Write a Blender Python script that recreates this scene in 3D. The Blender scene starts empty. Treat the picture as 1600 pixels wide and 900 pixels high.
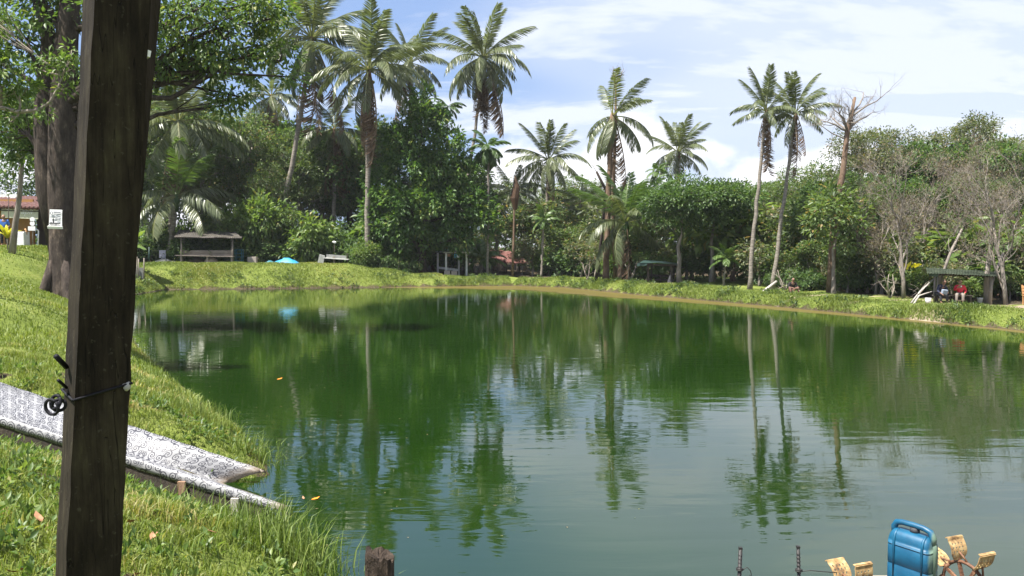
import bpy, bmesh, math, random
import numpy as np
from mathutils import Vector, Matrix, Euler
R = math.radians
scene = bpy.context.scene
COL = scene.collection

# ------------------------------------------------------------------ camera
CAM_H, FPX, PITCH = 3.5, 1200.0, math.atan(65 / 1200.0)
cam_data = bpy.data.cameras.new('camera')
cam_data.sensor_width = 36.0
cam_data.lens = 36.0 * FPX / 1600.0
cam_data.clip_start, cam_data.clip_end = 0.05, 3000
cam = bpy.data.objects.new('camera', cam_data)
cam.location = (0, 0, CAM_H)
cam.rotation_euler = (math.pi / 2 - PITCH, 0, 0)
COL.objects.link(cam)
scene.camera = cam
SP, CP = math.sin(PITCH), math.cos(PITCH)


def at(px, py, Y=None, z=None):
    """world point seen at photo pixel px,py at forward distance Y or at height z"""
    a, b = (px - 800) / FPX, (450 - py) / FPX
    d = (a, CP + b * SP, -SP + b * CP)
    t = Y / d[1] if Y is not None else (z - CAM_H) / d[2]
    return Vector((d[0] * t, d[1] * t, CAM_H + d[2] * t))


# ------------------------------------------------------------------ world, sun, exposure
SUN_EL, SUN_AZ = R(64), R(-122)          # azimuth from +Y, negative = to the left
world = bpy.data.worlds.new('World')
scene.world = world
world.use_nodes = True


class NT:
    def __init__(self, tree):
        self.t = tree
        self.n = tree.nodes
        self.n.clear()

    def add(self, typ, ins=None, **kw):
        nd = self.n.new(typ)
        for k, v in kw.items():
            setattr(nd, k, v)
        for k, v in (ins or {}).items():
            s = nd.inputs[k]
            if isinstance(v, bpy.types.NodeSocket):
                self.t.links.new(v, s)
            else:
                s.default_value = v
        return nd

    def math(self, op, a, b=0.0, c=0.0, clamp=False):
        return self.add('ShaderNodeMath', {0: a, 1: b, 2: c}, operation=op, use_clamp=clamp).outputs[0]

    def smooth(self, v, lo, hi):
        return self.add('ShaderNodeMapRange', {0: v, 1: lo, 2: hi}, interpolation_type='SMOOTHSTEP').outputs[0]

    def mix(self, f, a, b, blend='MIX'):
        nd = self.add('ShaderNodeMix', {0: f, 6: a, 7: b}, data_type='RGBA', blend_type=blend)
        return nd.outputs[2]

    def noise(self, vec, scale, detail=4.0, rough=0.55, dist=0.0):
        return self.add('ShaderNodeTexNoise', {'Vector': vec, 'Scale': scale, 'Detail': detail, 'Roughness': rough, 'Distortion': dist}).outputs[0]

    def ramp(self, v, stops):
        nd = self.add('ShaderNodeValToRGB', {0: v})
        e = nd.color_ramp.elements
        while len(e) < len(stops):
            e.new(0.5)
        for k, (p, c) in enumerate(stops):
            e[k].position = p
            e[k].color = (*c, 1) if len(c) == 3 else c
        return nd.outputs[0]


def build_world():
    w = NT(world.node_tree)
    sky = w.add('ShaderNodeTexSky', sky_type='NISHITA', sun_disc=False, sun_elevation=SUN_EL, sun_rotation=SUN_AZ,
                altitude=0, air_density=1.0, dust_density=1.6, ozone_density=1.2).outputs[0]
    d = w.add('ShaderNodeTexCoord').outputs['Generated']
    s = w.add('ShaderNodeSeparateXYZ', {0: d})
    zc = w.math('MAXIMUM', s.outputs[2], 0.0)
    den = w.math('ADD', zc, 0.12)
    px, py = w.math('DIVIDE', s.outputs[0], den), w.math('DIVIDE', s.outputs[1], den)
    flat = w.add('ShaderNodeCombineXYZ', {0: px, 1: py, 2: 0.0}).outputs[0]
    mp = w.add('ShaderNodeMapping', {'Vector': flat, 'Rotation': (0, 0, R(25)), 'Scale': (0.55, 1.25, 1)}).outputs[0]
    n1 = w.noise(mp, 0.9, 7, 0.58, 0.4)
    cirrus = w.smooth(w.math('ADD', n1, w.math('MULTIPLY', w.math('SUBTRACT', s.outputs[0], 0.15), 0.22)), 0.47, 0.60)
    veil = w.smooth(w.math('ADD', w.noise(flat, 0.35, 3, 0.5), w.math('MULTIPLY', w.math('SUBTRACT', s.outputs[0], 0.12), 0.35)), 0.38, 0.60)
    cirrus = w.math('MAXIMUM', w.math('MULTIPLY', cirrus, 0.85), w.math('MULTIPLY', veil, 0.62))
    # low cumulus heads standing along the horizon
    n2 = w.noise(w.add('ShaderNodeMapping', {'Vector': d, 'Location': (3.1, 0.4, 0.0), 'Scale': (1, 1, 1.3)}).outputs[0], 5.5, 8, 0.5)
    n2b = w.noise(d, 2.1, 2, 0.5)
    lowband = w.math('SUBTRACT', 1.0, w.smooth(zc, 0.02, 0.36))
    cm = w.math('ADD', w.math('MULTIPLY', n2, 0.62), w.math('ADD', w.math('MULTIPLY', n2b, 0.4), w.math('MULTIPLY', lowband, 0.34)))
    cumulus = w.smooth(cm, 0.75, 0.81)
    ccol = w.mix(w.smooth(n2, 0.3, 0.62), (6.0, 6.4, 7.2, 1), (9.6, 9.6, 9.8, 1))
    c = w.mix(0.5, sky, (3.3, 4.9, 8.7, 1))
    c = w.mix(cirrus, c, (7.0, 7.4, 8.2, 1))
    c = w.mix(w.math('MULTIPLY', cumulus, 0.9), c, ccol)
    bg = w.add('ShaderNodeBackground', {'Color': c, 'Strength': 0.05})
    w.add('ShaderNodeOutputWorld', {'Surface': bg.outputs[0]})


build_world()
sun_data = bpy.data.lights.new('sun', 'SUN')
sun_data.energy, sun_data.angle, sun_data.color = 5.0, R(0.55), (1.0, 0.955, 0.87)
sun = bpy.data.objects.new('sun', sun_data)
sd = Vector((math.sin(SUN_AZ) * math.cos(SUN_EL), math.cos(SUN_AZ) * math.cos(SUN_EL), math.sin(SUN_EL)))
sun.rotation_euler = sd.to_track_quat('Z', 'Y').to_euler()
COL.objects.link(sun)
vs = scene.view_settings
scene.display_settings.display_device = 'sRGB'
vs.view_transform, vs.look, vs.exposure, vs.gamma, vs.use_curve_mapping = 'Standard', 'None', 1.5, 1.0, False
cy = scene.cycles
cy.max_bounces, cy.diffuse_bounces, cy.glossy_bounces, cy.transmission_bounces, cy.transparent_max_bounces = 6, 3, 3, 4, 4
cy.use_denoising = True
cy.sample_clamp_indirect = 6.0

# ------------------------------------------------------------------ materials
MATS = {}


def finish(n, mat, bsdf_out):
    n.add('ShaderNodeOutputMaterial', {'Surface': bsdf_out})
    MATS[mat.name] = mat
    return mat


def new_mat(name):
    m = bpy.data.materials.new(name)
    m.use_nodes = True
    return m, NT(m.node_tree)


def surf(name, c1, c2, scale=6.0, rough=0.7, stretch=(1, 1, 1), bump=0.3, c3=None, spec=0.4, fine=40.0, metal=0.0):
    """weathered surface: two or three real colours in blotches plus fine relief"""
    m, n = new_mat(name)
    tc = n.add('ShaderNodeTexCoord').outputs['Object']
    v = n.add('ShaderNodeMapping', {'Vector': tc, 'Scale': stretch}).outputs[0]
    a = n.noise(v, scale, 6, 0.6)
    f = n.noise(v, fine, 3, 0.6)
    stops = [(0.34, c1), (0.66, c2)] if c3 is None else [(0.32, c1), (0.55, c2), (0.70, c3)]
    col = n.ramp(n.math('ADD', n.math('MULTIPLY', a, 0.75), n.math('MULTIPLY', f, 0.25)), stops)
    bp = n.add('ShaderNodeBump', {'Height': n.math('ADD', a, n.math('MULTIPLY', f, 0.5)), 'Strength': bump, 'Distance': 0.05})
    b = n.add('ShaderNodeBsdfPrincipled', {'Base Color': col, 'Roughness': rough, 'Specular IOR Level': spec, 'Metallic': metal, 'Normal': bp.outputs[0]})
    return finish(n, m, b.outputs[0])


def leafy(name, dark, mid, light, old=(0.2, 0.16, 0.03), transl=0.40, rough=0.45, spec=0.35):
    m, n = new_mat(name)
    t = n.add('ShaderNodeAttribute', attribute_name='tint').outputs['Fac']
    rnd = n.add('ShaderNodeObjectInfo').outputs['Random']
    t2 = n.math('ADD', t, n.math('MULTIPLY', n.math('SUBTRACT', rnd, 0.5), 0.22))
    col = n.ramp(t2, [(0.1, dark), (0.5, mid), (0.85, light), (0.99, old)])
    b = n.add('ShaderNodeBsdfPrincipled', {'Base Color': col, 'Roughness': rough, 'Specular IOR Level': spec})
    tcol = n.mix(1.0, col, (1.25, 1.3, 0.55, 1), 'MULTIPLY')
    tr = n.add('ShaderNodeBsdfTranslucent', {'Color': tcol})
    mx = n.add('ShaderNodeMixShader', {0: transl, 1: b.outputs[0], 2: tr.outputs[0]})
    return finish(n, m, mx.outputs[0])


def plain(name, c, rough=0.5, spec=0.5, metal=0.0):
    return surf(name, tuple(x * 0.86 for x in c), tuple(min(1, x * 1.12) for x in c), 9, rough, bump=0.08, spec=spec, metal=metal)


leafy('leaf_deep', (0.036, 0.070, 0.022), (0.078, 0.138, 0.044), (0.130, 0.200, 0.064), (0.18, 0.20, 0.06), 0.42)
leafy('leaf_lush', (0.028, 0.068, 0.016), (0.072, 0.145, 0.034), (0.145, 0.228, 0.058), (0.2, 0.22, 0.06), 0.42)
leafy('leaf_mid', (0.050, 0.084, 0.028), (0.102, 0.155, 0.052), (0.162, 0.215, 0.074), (0.24, 0.18, 0.07), 0.42)
leafy('leaf_bright', (0.062, 0.112, 0.028), (0.118, 0.182, 0.050), (0.182, 0.242, 0.070), (0.25, 0.23, 0.07), 0.42)
leafy('leaf_olive', (0.062, 0.082, 0.040), (0.112, 0.138, 0.062), (0.162, 0.182, 0.084), (0.24, 0.17, 0.09))
leafy('leaf_dry', (0.10, 0.075, 0.045), (0.16, 0.12, 0.07), (0.15, 0.16, 0.06), (0.26, 0.19, 0.10), 0.2)
leafy('palm_leaf', (0.062, 0.082, 0.038), (0.125, 0.150, 0.070), (0.205, 0.220, 0.110), (0.26, 0.22, 0.11), 0.38, 0.36, 0.55)
leafy('palm_young', (0.050, 0.100, 0.022), (0.090, 0.150, 0.036), (0.150, 0.205, 0.060), (0.2, 0.22, 0.07), 0.36, 0.38, 0.5)
leafy('palm_dead', (0.075, 0.045, 0.028), (0.13, 0.085, 0.055), (0.20, 0.15, 0.10), (0.26, 0.20, 0.13), 0.12, 0.7, 0.15)
leafy('grass_blade', (0.085, 0.128, 0.022), (0.152, 0.200, 0.038), (0.225, 0.252, 0.062), (0.34, 0.28, 0.12), 0.34, 0.5, 0.3)
leafy('reed_blade', (0.070, 0.110, 0.020), (0.125, 0.180, 0.035), (0.20, 0.24, 0.07), (0.30, 0.27, 0.12), 0.3, 0.5, 0.3)
leafy('yellow_leaf', (0.30, 0.27, 0.02), (0.42, 0.38, 0.03), (0.5, 0.46, 0.04), (0.5, 0.4, 0.06), 0.35)
surf('bark_grey', (0.12, 0.10, 0.085), (0.24, 0.21, 0.18), 3, 0.9, (3, 3, 0.6), 0.6, (0.34, 0.31, 0.27), 0.2)
surf('bark_dark', (0.022, 0.018, 0.016), (0.062, 0.050, 0.043), 2.2, 0.95, (2.2, 2.2, 0.7), 1.0, (0.16, 0.125, 0.10), 0.1, 14)
surf('palm_bark', (0.10, 0.088, 0.075), (0.22, 0.195, 0.165), 2.2, 0.9, (1.2, 1.2, 5.0), 0.8, (0.33, 0.30, 0.26), 0.2, 12)
surf('bark_brown', (0.085, 0.055, 0.038), (0.17, 0.115, 0.08), 3, 0.9, (3, 3, 0.6), 0.6, (0.25, 0.19, 0.14), 0.2)
surf('bark_pale', (0.17, 0.14, 0.115), (0.30, 0.26, 0.22), 3, 0.9, (3, 3, 0.5), 0.5, (0.40, 0.36, 0.31), 0.2)
surf('batten_wood', (0.018, 0.014, 0.011), (0.04, 0.03, 0.024), 8, 0.85, (3, 3, 0.4), 0.4, None, 0.2)
surf('rotten_wood', (0.025, 0.020, 0.016), (0.06, 0.045, 0.035), 9, 0.95, (2, 2, 0.8), 0.9, (0.11, 0.08, 0.06), 0.15, 50)
surf('raw_wood', (0.22, 0.13, 0.08), (0.33, 0.21, 0.14), 8, 0.85, (3, 3, 0.5), 0.5)
surf('grey_plank', (0.13, 0.11, 0.09), (0.25, 0.215, 0.18), 5, 0.85, (0.6, 3, 3), 0.4)
surf('dark_plank', (0.030, 0.024, 0.020), (0.075, 0.058, 0.046), 5, 0.85, (3, 3, 1), 0.4)
surf('white_post_paint', (0.33, 0.33, 0.31), (0.56, 0.56, 0.53), 5, 0.7, (2, 2, 0.5), 0.2)
surf('rusty_zinc', (0.075, 0.030, 0.026), (0.135, 0.060, 0.052), 2.2, 0.8, (1, 1, 1), 0.2, (0.22, 0.14, 0.125), 0.2)
surf('red_tile', (0.075, 0.036, 0.034), (0.13, 0.068, 0.062), 3, 0.85, (1, 1, 1), 0.2, (0.22, 0.16, 0.15), 0.2)
surf('old_zinc', (0.13, 0.135, 0.125), (0.23, 0.235, 0.22), 2.5, 0.6, (1, 1, 1), 0.2, (0.14, 0.10, 0.07), 0.5)
surf('dark_zinc', (0.035, 0.032, 0.028), (0.075, 0.068, 0.06), 2.5, 0.8, (1, 1, 1), 0.2, (0.12, 0.10, 0.085), 0.2)  # palm shade over the plank shelter roof is darkened into the zinc
surf('shaded_green_zinc', (0.012, 0.019, 0.011), (0.030, 0.040, 0.024), 2.5, 0.8, (1, 1, 1), 0.2, (0.09, 0.10, 0.07), 0.2)  # greenish zinc; the bank roof's shade is put into this dark colour
surf('green_tarp', (0.014, 0.036, 0.030), (0.030, 0.064, 0.054), 4, 0.5, (1, 1, 1), 0.4)
surf('blue_tarp', (0.02, 0.17, 0.34), (0.035, 0.30, 0.52), 4, 0.45, (1, 1, 1), 0.5)
surf('concrete', (0.22, 0.19, 0.165), (0.34, 0.30, 0.26), 6, 0.9)
surf('sand', (0.24, 0.19, 0.14), (0.38, 0.31, 0.235), 3, 0.95, (1, 1, 1), 0.6)
surf('litter_soil', (0.045, 0.034, 0.022), (0.10, 0.078, 0.050), 3, 0.95, (1, 1, 1), 0.8)
plain('white_board', (0.68, 0.69, 0.70), 0.55)
plain('white_paint', (0.72, 0.72, 0.70), 0.5)
plain('cream_banner', (0.50, 0.50, 0.36), 0.6)
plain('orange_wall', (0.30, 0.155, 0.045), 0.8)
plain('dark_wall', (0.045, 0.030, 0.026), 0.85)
plain('print_grey', (0.16, 0.17, 0.20), 0.7)
plain('print_black', (0.03, 0.03, 0.035), 0.7)
plain('blue_print', (0.05, 0.28, 0.45), 0.5)
plain('black_rubber', (0.008, 0.008, 0.012), 0.7, 0.2)
plain('black_iron', (0.016, 0.014, 0.014), 0.6)
plain('pale_rope', (0.30, 0.29, 0.27), 0.8)
plain('skin_tone', (0.28, 0.15, 0.095), 0.55)
plain('skin_dark', (0.20, 0.105, 0.07), 0.55)
plain('hair_black', (0.012, 0.010, 0.010), 0.5)
plain('shirt_red', (0.55, 0.022, 0.045), 0.8)
plain('shirt_navy', (0.018, 0.022, 0.05), 0.85)
plain('shirt_black', (0.014, 0.012, 0.014), 0.85)
plain('shirt_blue', (0.05, 0.15, 0.50), 0.8)
plain('trouser_grey', (0.19, 0.16, 0.14), 0.85)
plain('trouser_dark', (0.02, 0.02, 0.025), 0.85)
plain('trouser_brown', (0.13, 0.065, 0.05), 0.85)
plain('emblem_white', (0.75, 0.72, 0.72), 0.7)
plain('shoe_dark', (0.03, 0.022, 0.02), 0.6)
plain('grey_fabric', (0.22, 0.26, 0.33), 0.8)
plain('orange_wood', (0.42, 0.22, 0.09), 0.6)
plain('yellow_sheet', (0.72, 0.62, 0.02), 0.5)
plain('teal_plastic', (0.03, 0.13, 0.16), 0.45)
plain('coconut_husk', (0.14, 0.13, 0.04), 0.6)
plain('orange_leaf', (0.75, 0.24, 0.02), 0.5)
plain('brown_leaf', (0.34, 0.17, 0.09), 0.7)
plain('blue_float', (0.02, 0.20, 0.42), 0.4)
plain('lilac_cloth', (0.46, 0.44, 0.56), 0.85)
plain('areca_fruit', (0.42, 0.12, 0.03), 0.6)
surf('bleached_wood', (0.30, 0.27, 0.24), (0.46, 0.43, 0.39), 5, 0.8, (3, 3, 1), 0.2)


def m_post():
    m, n = new_mat('post_wood')
    tc = n.add('ShaderNodeTexCoord').outputs['Object']
    blot = n.noise(n.add('ShaderNodeMapping', {'Vector': tc, 'Scale': (3, 3, 1.3)}).outputs[0], 5, 6, 0.65)
    grain = n.noise(n.add('ShaderNodeMapping', {'Vector': tc, 'Scale': (9, 9, 0.35)}).outputs[0], 9, 5, 0.65)
    crk = n.noise(n.add('ShaderNodeMapping', {'Vector': tc, 'Scale': (5, 5, 0.16)}).outputs[0], 9, 2, 0.5, 0.3)
    crack = n.math('SUBTRACT', 1.0, n.smooth(n.math('ABSOLUTE', n.math('SUBTRACT', crk, 0.5)), 0.0, 0.0045))
    fleck = n.smooth(n.noise(tc, 95, 3, 0.6), 0.62, 0.72)
    v = n.math('ADD', n.math('MULTIPLY', blot, 0.6), n.math('MULTIPLY', grain, 0.4))
    col = n.ramp(v, [(0.36, (0.007, 0.0055, 0.004)), (0.50, (0.019, 0.0145, 0.010)), (0.60, (0.034, 0.028, 0.018)), (0.72, (0.068, 0.063, 0.033))])
    col = n.mix(n.math('MULTIPLY', fleck, 0.35), col, (0.09, 0.085, 0.06, 1))
    col = n.mix(n.math('MULTIPLY', crack, 0.6), col, (0.004, 0.003, 0.002, 1))
    h = n.math('SUBTRACT', n.math('ADD', blot, n.math('MULTIPLY', grain, 0.8)), n.math('MULTIPLY', crack, 0.9))
    bp = n.add('ShaderNodeBump', {'Height': h, 'Strength': 0.8, 'Distance': 0.006})
    b = n.add('ShaderNodeBsdfPrincipled', {'Base Color': col, 'Roughness': 0.9, 'Specular IOR Level': 0.15, 'Normal': bp.outputs[0]})
    finish(n, m, b.outputs[0])


m_post()


def m_jerry():
    m, n = new_mat('blue_plastic')
    g = n.add('ShaderNodeTexCoord').outputs['Object']
    s = n.add('ShaderNodeSeparateXYZ', {0: g})
    blot = n.noise(g, 7, 5, 0.6)
    faded = n.smooth(n.math('ADD', s.outputs[0], n.math('MULTIPLY', n.math('SUBTRACT', blot, 0.5), 0.05)), 0.172, 0.200)
    col = n.mix(n.smooth(blot, 0.35, 0.7), (0.002, 0.056, 0.118, 1), (0.004, 0.085, 0.165, 1))
    col = n.mix(n.math('MULTIPLY', faded, 0.75), col, (0.15, 0.20, 0.12, 1))
    dirt = n.smooth(n.noise(g, 16, 6, 0.7), 0.58, 0.75)
    col = n.mix(n.math('MULTIPLY', dirt, 0.3), col, (0.10, 0.13, 0.12, 1))
    b = n.add('ShaderNodeBsdfPrincipled', {'Base Color': col, 'Roughness': n.math('ADD', 0.36, n.math('MULTIPLY', blot, 0.25)), 'Specular IOR Level': 0.5})
    finish(n, m, b.outputs[0])


def m_blade():
    m, n = new_mat('stained_paddle')
    g = n.add('ShaderNodeTexCoord').outputs['Object']
    a = n.noise(g, 14, 6, 0.65)
    col = n.ramp(a, [(0.33, (0.10, 0.05, 0.022)), (0.5, (0.33, 0.21, 0.09)), (0.72, (0.55, 0.43, 0.22))])
    b = n.add('ShaderNodeBsdfPrincipled', {'Base Color': col, 'Roughness': 0.6})
    finish(n, m, b.outputs[0])
    surf('rust_plastic', (0.05, 0.022, 0.014), (0.16, 0.075, 0.04), 12, 0.6, (1, 1, 1), 0.4, (0.27, 0.15, 0.08))


def m_liner():
    """white vinyl printed with grey scrolls, tile by tile"""
    m, n = new_mat('scroll_vinyl')
    uv = n.add('ShaderNodeTexCoord').outputs['UV']
    sc = n.add('ShaderNodeVectorMath', {0: uv, 1: (2.2, 2.2, 0)}, operation='MULTIPLY').outputs[0]

    def polar(vec):
        fr = n.add('ShaderNodeVectorMath', {0: vec}, operation='FRACTION').outputs[0]
        c = n.add('ShaderNodeVectorMath', {0: fr, 1: (0.5, 0.5, 0)}, operation='SUBTRACT').outputs[0]
        s = n.add('ShaderNodeSeparateXYZ', {0: c})
        ax, ay = n.math('ABSOLUTE', s.outputs[0]), n.math('ABSOLUTE', s.outputs[1])
        r = n.add('ShaderNodeVectorMath', {0: c}, operation='LENGTH').outputs['Value']
        return s.outputs[0], s.outputs[1], ax, ay, r
    # scrolls: spirals mirrored about the tile axes, four to a tile
    x, y, ax, ay, r = polar(sc)

    def spiral(cx, cy, turn, rad, off):
        dx, dy = n.math('SUBTRACT', ax, cx), n.math('SUBTRACT', ay, cy)
        rr = n.math('SQRT', n.math('ADD', n.math('MULTIPLY', dx, dx), n.math('MULTIPLY', dy, dy)))
        th = n.math('ARCTAN2', dy, dx)
        w = n.math('FRACT', n.math('ADD', n.math('MULTIPLY', th, turn / (2 * math.pi)), n.math('MULTIPLY', rr, off)))
        line = n.math('LESS_THAN', n.math('ABSOLUTE', n.math('SUBTRACT', w, 0.5)), 0.24)
        return n.math('MULTIPLY', line, n.math('LESS_THAN', rr, rad))
    a = n.math('MAXIMUM', spiral(0.33, 0.15, 1, 0.15, 13.0), spiral(0.40, 0.40, 1, 0.10, 17.0))
    b = n.math('MAXIMUM', spiral(0.14, 0.35, -1, 0.15, 13.0), spiral(0.12, 0.10, -1, 0.085, 18.0))
    # petals radiating from each tile corner
    x2, y2, ax2, ay2, r2 = polar(n.add('ShaderNodeVectorMath', {0: sc, 1: (0.5, 0.5, 0)}).outputs[0])
    th2 = n.math('ARCTAN2', y2, x2)
    pet = n.math('ABSOLUTE', n.math('SINE', n.math('MULTIPLY', th2, 6)))
    ring = n.math('MULTIPLY', n.math('GREATER_THAN', r2, 0.07), n.math('LESS_THAN', r2, n.math('ADD', 0.12, n.math('MULTIPLY', pet, 0.14))))
    c = n.math('MULTIPLY', ring, n.math('LESS_THAN', n.math('FRACT', n.math('MULTIPLY', pet, 2.0)), 0.5))
    star = n.math('LESS_THAN', n.math('ADD', n.math('SQRT', n.math('ABSOLUTE', n.math('SUBTRACT', ax, 0.23))), n.math('SQRT', n.math('ABSOLUTE', n.math('SUBTRACT', ay, 0.25)))), 0.30)
    k = n.math('MAXIMUM', n.math('MAXIMUM', a, b), n.math('MAXIMUM', c, star))
    dirt = n.smooth(n.noise(uv, 3.0, 5, 0.6), 0.45, 0.8)
    base = n.mix(n.math('MULTIPLY', dirt, 0.45), (0.27, 0.27, 0.28, 1), (0.15, 0.147, 0.132, 1))
    sep = n.add('ShaderNodeSeparateXYZ', {0: uv})
    mud = n.smooth(n.math('ADD', sep.outputs[0], n.math('MULTIPLY', n.noise(uv, 6, 3), 0.35)), 5.22, 5.5)
    col = n.mix(k, base, (0.045, 0.045, 0.055, 1))
    col = n.mix(n.math('MULTIPLY', mud, 0.75), col, (0.15, 0.11, 0.07, 1))
    bp = n.add('ShaderNodeBump', {'Height': n.noise(uv, 5, 4), 'Strength': 0.25, 'Distance': 0.05})
    p = n.add('ShaderNodeBsdfPrincipled', {'Base Color': col, 'Roughness': 0.42, 'Normal': bp.outputs[0]})
    finish(n, m, p.outputs[0])


def m_ground():
    m, n = new_mat('ground')
    tc = n.add('ShaderNodeTexCoord').outputs['Object']
    gr = n.add('ShaderNodeAttribute', attribute_name='turf').outputs['Fac']
    dr = n.add('ShaderNodeAttribute', attribute_name='bare').outputs['Fac']
    a, b, c = n.noise(tc, 0.7, 5, 0.6), n.noise(tc, 6, 5, 0.65), n.noise(tc, 45, 3, 0.6)
    mixn = n.math('ADD', n.math('MULTIPLY', a, 0.5), n.math('ADD', n.math('MULTIPLY', b, 0.3), n.math('MULTIPLY', c, 0.2)))
    green = n.ramp(mixn, [(0.36, (0.075, 0.105, 0.018)), (0.5, (0.132, 0.168, 0.034)), (0.62, (0.185, 0.200, 0.056)), (0.74, (0.23, 0.20, 0.09))])
    soil = n.ramp(mixn, [(0.35, (0.035, 0.028, 0.018)), (0.55, (0.075, 0.058, 0.036)), (0.7, (0.11, 0.085, 0.05))])
    sand = n.ramp(mixn, [(0.35, (0.19, 0.15, 0.105)), (0.65, (0.36, 0.29, 0.215))])
    edge = n.math('ADD', gr, n.math('MULTIPLY', n.math('SUBTRACT', b, 0.5), 0.8))
    col = n.mix(n.smooth(edge, 0.35, 0.65), soil, green)
    e2 = n.math('ADD', dr, n.math('MULTIPLY', n.math('SUBTRACT', b, 0.5), 0.7))
    col = n.mix(n.smooth(e2, 0.4, 0.65), col, sand)
    bp = n.add('ShaderNodeBump', {'Height': n.math('ADD', b, n.math('MULTIPLY', c, 0.6)), 'Strength': 0.7, 'Distance': 0.08})
    p = n.add('ShaderNodeBsdfPrincipled', {'Base Color': col, 'Roughness': 0.95, 'Specular IOR Level': 0.15, 'Normal': bp.outputs[0]})
    finish(n, m, p.outputs[0])


def m_water():
    m, n = new_mat('pond_water')
    tc = n.add('ShaderNodeTexCoord').outputs['Object']
    silt = n.add('ShaderNodeAttribute', attribute_name='silt').outputs['Fac']
    wob = n.noise(tc, 0.5, 4, 0.6)
    silt = n.smooth(n.math('ADD', silt, n.math('MULTIPLY', n.math('SUBTRACT', wob, 0.5), 0.5)), 0.35, 0.75)
    alg = n.noise(tc, 0.16, 4, 0.6)
    body = n.mix(n.smooth(alg, 0.3, 0.7), (0.0045, 0.0175, 0.0012, 1), (0.0080, 0.0240, 0.0020, 1))
    col = n.mix(silt, body, (0.110, 0.085, 0.026, 1))
    # ripples: long low swell lines, fine wind ripple in patches
    v1 = n.add('ShaderNodeMapping', {'Vector': tc, 'Rotation': (0, 0, R(-14)), 'Scale': (0.35, 1.6, 1)}).outputs[0]
    w1 = n.noise(v1, 1.5, 3, 0.5, 0.6)
    v2 = n.add('ShaderNodeMapping', {'Vector': tc, 'Rotation': (0, 0, R(-24)), 'Scale': (0.30, 1, 1)}).outputs[0]
    wv = n.add('ShaderNodeTexWave', {'Vector': v2, 'Scale': 0.75, 'Distortion': 5.0, 'Detail': 2.0, 'Detail Scale': 0.6}, wave_type='BANDS', bands_direction='Y').outputs[1]
    patch = n.smooth(n.noise(tc, 0.11, 3, 0.5), 0.42, 0.66)
    sx = n.add('ShaderNodeSeparateXYZ', {0: tc}).outputs[0]
    patch = n.math('MULTIPLY', patch, n.add('ShaderNodeMapRange', {0: sx, 1: -6.0, 2: 10.0, 3: 0.15, 4: 1.0}, interpolation_type='SMOOTHSTEP').outputs[0])
    fine = n.noise(n.add('ShaderNodeMapping', {'Vector': tc, 'Scale': (0.6, 1.5, 1)}).outputs[0], 5.0, 3, 0.55)
    h = n.math('ADD', n.math('MULTIPLY', w1, 0.55), n.math('ADD', n.math('MULTIPLY', n.math('MULTIPLY', wv, patch), 0.20), n.math('MULTIPLY', fine, n.math('ADD', 0.04, n.math('MULTIPLY', patch, 0.12)))))
    bp = n.add('ShaderNodeBump', {'Height': h, 'Strength': 0.42, 'Distance': 0.020})
    rough = n.math('ADD', 0.02, n.math('MULTIPLY', silt, 0.30))
    spec = n.math('SUBTRACT', 0.5, n.math('MULTIPLY', silt, 0.40))
    p = n.add('ShaderNodeBsdfPrincipled', {'Base Color': col, 'Roughness': rough, 'IOR': 1.92, 'Specular IOR Level': spec, 'Normal': bp.outputs[0]})
    finish(n, m, p.outputs[0])


m_jerry(), m_blade(), m_liner(), m_ground(), m_water()

# ------------------------------------------------------------------ mesh helpers


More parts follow.
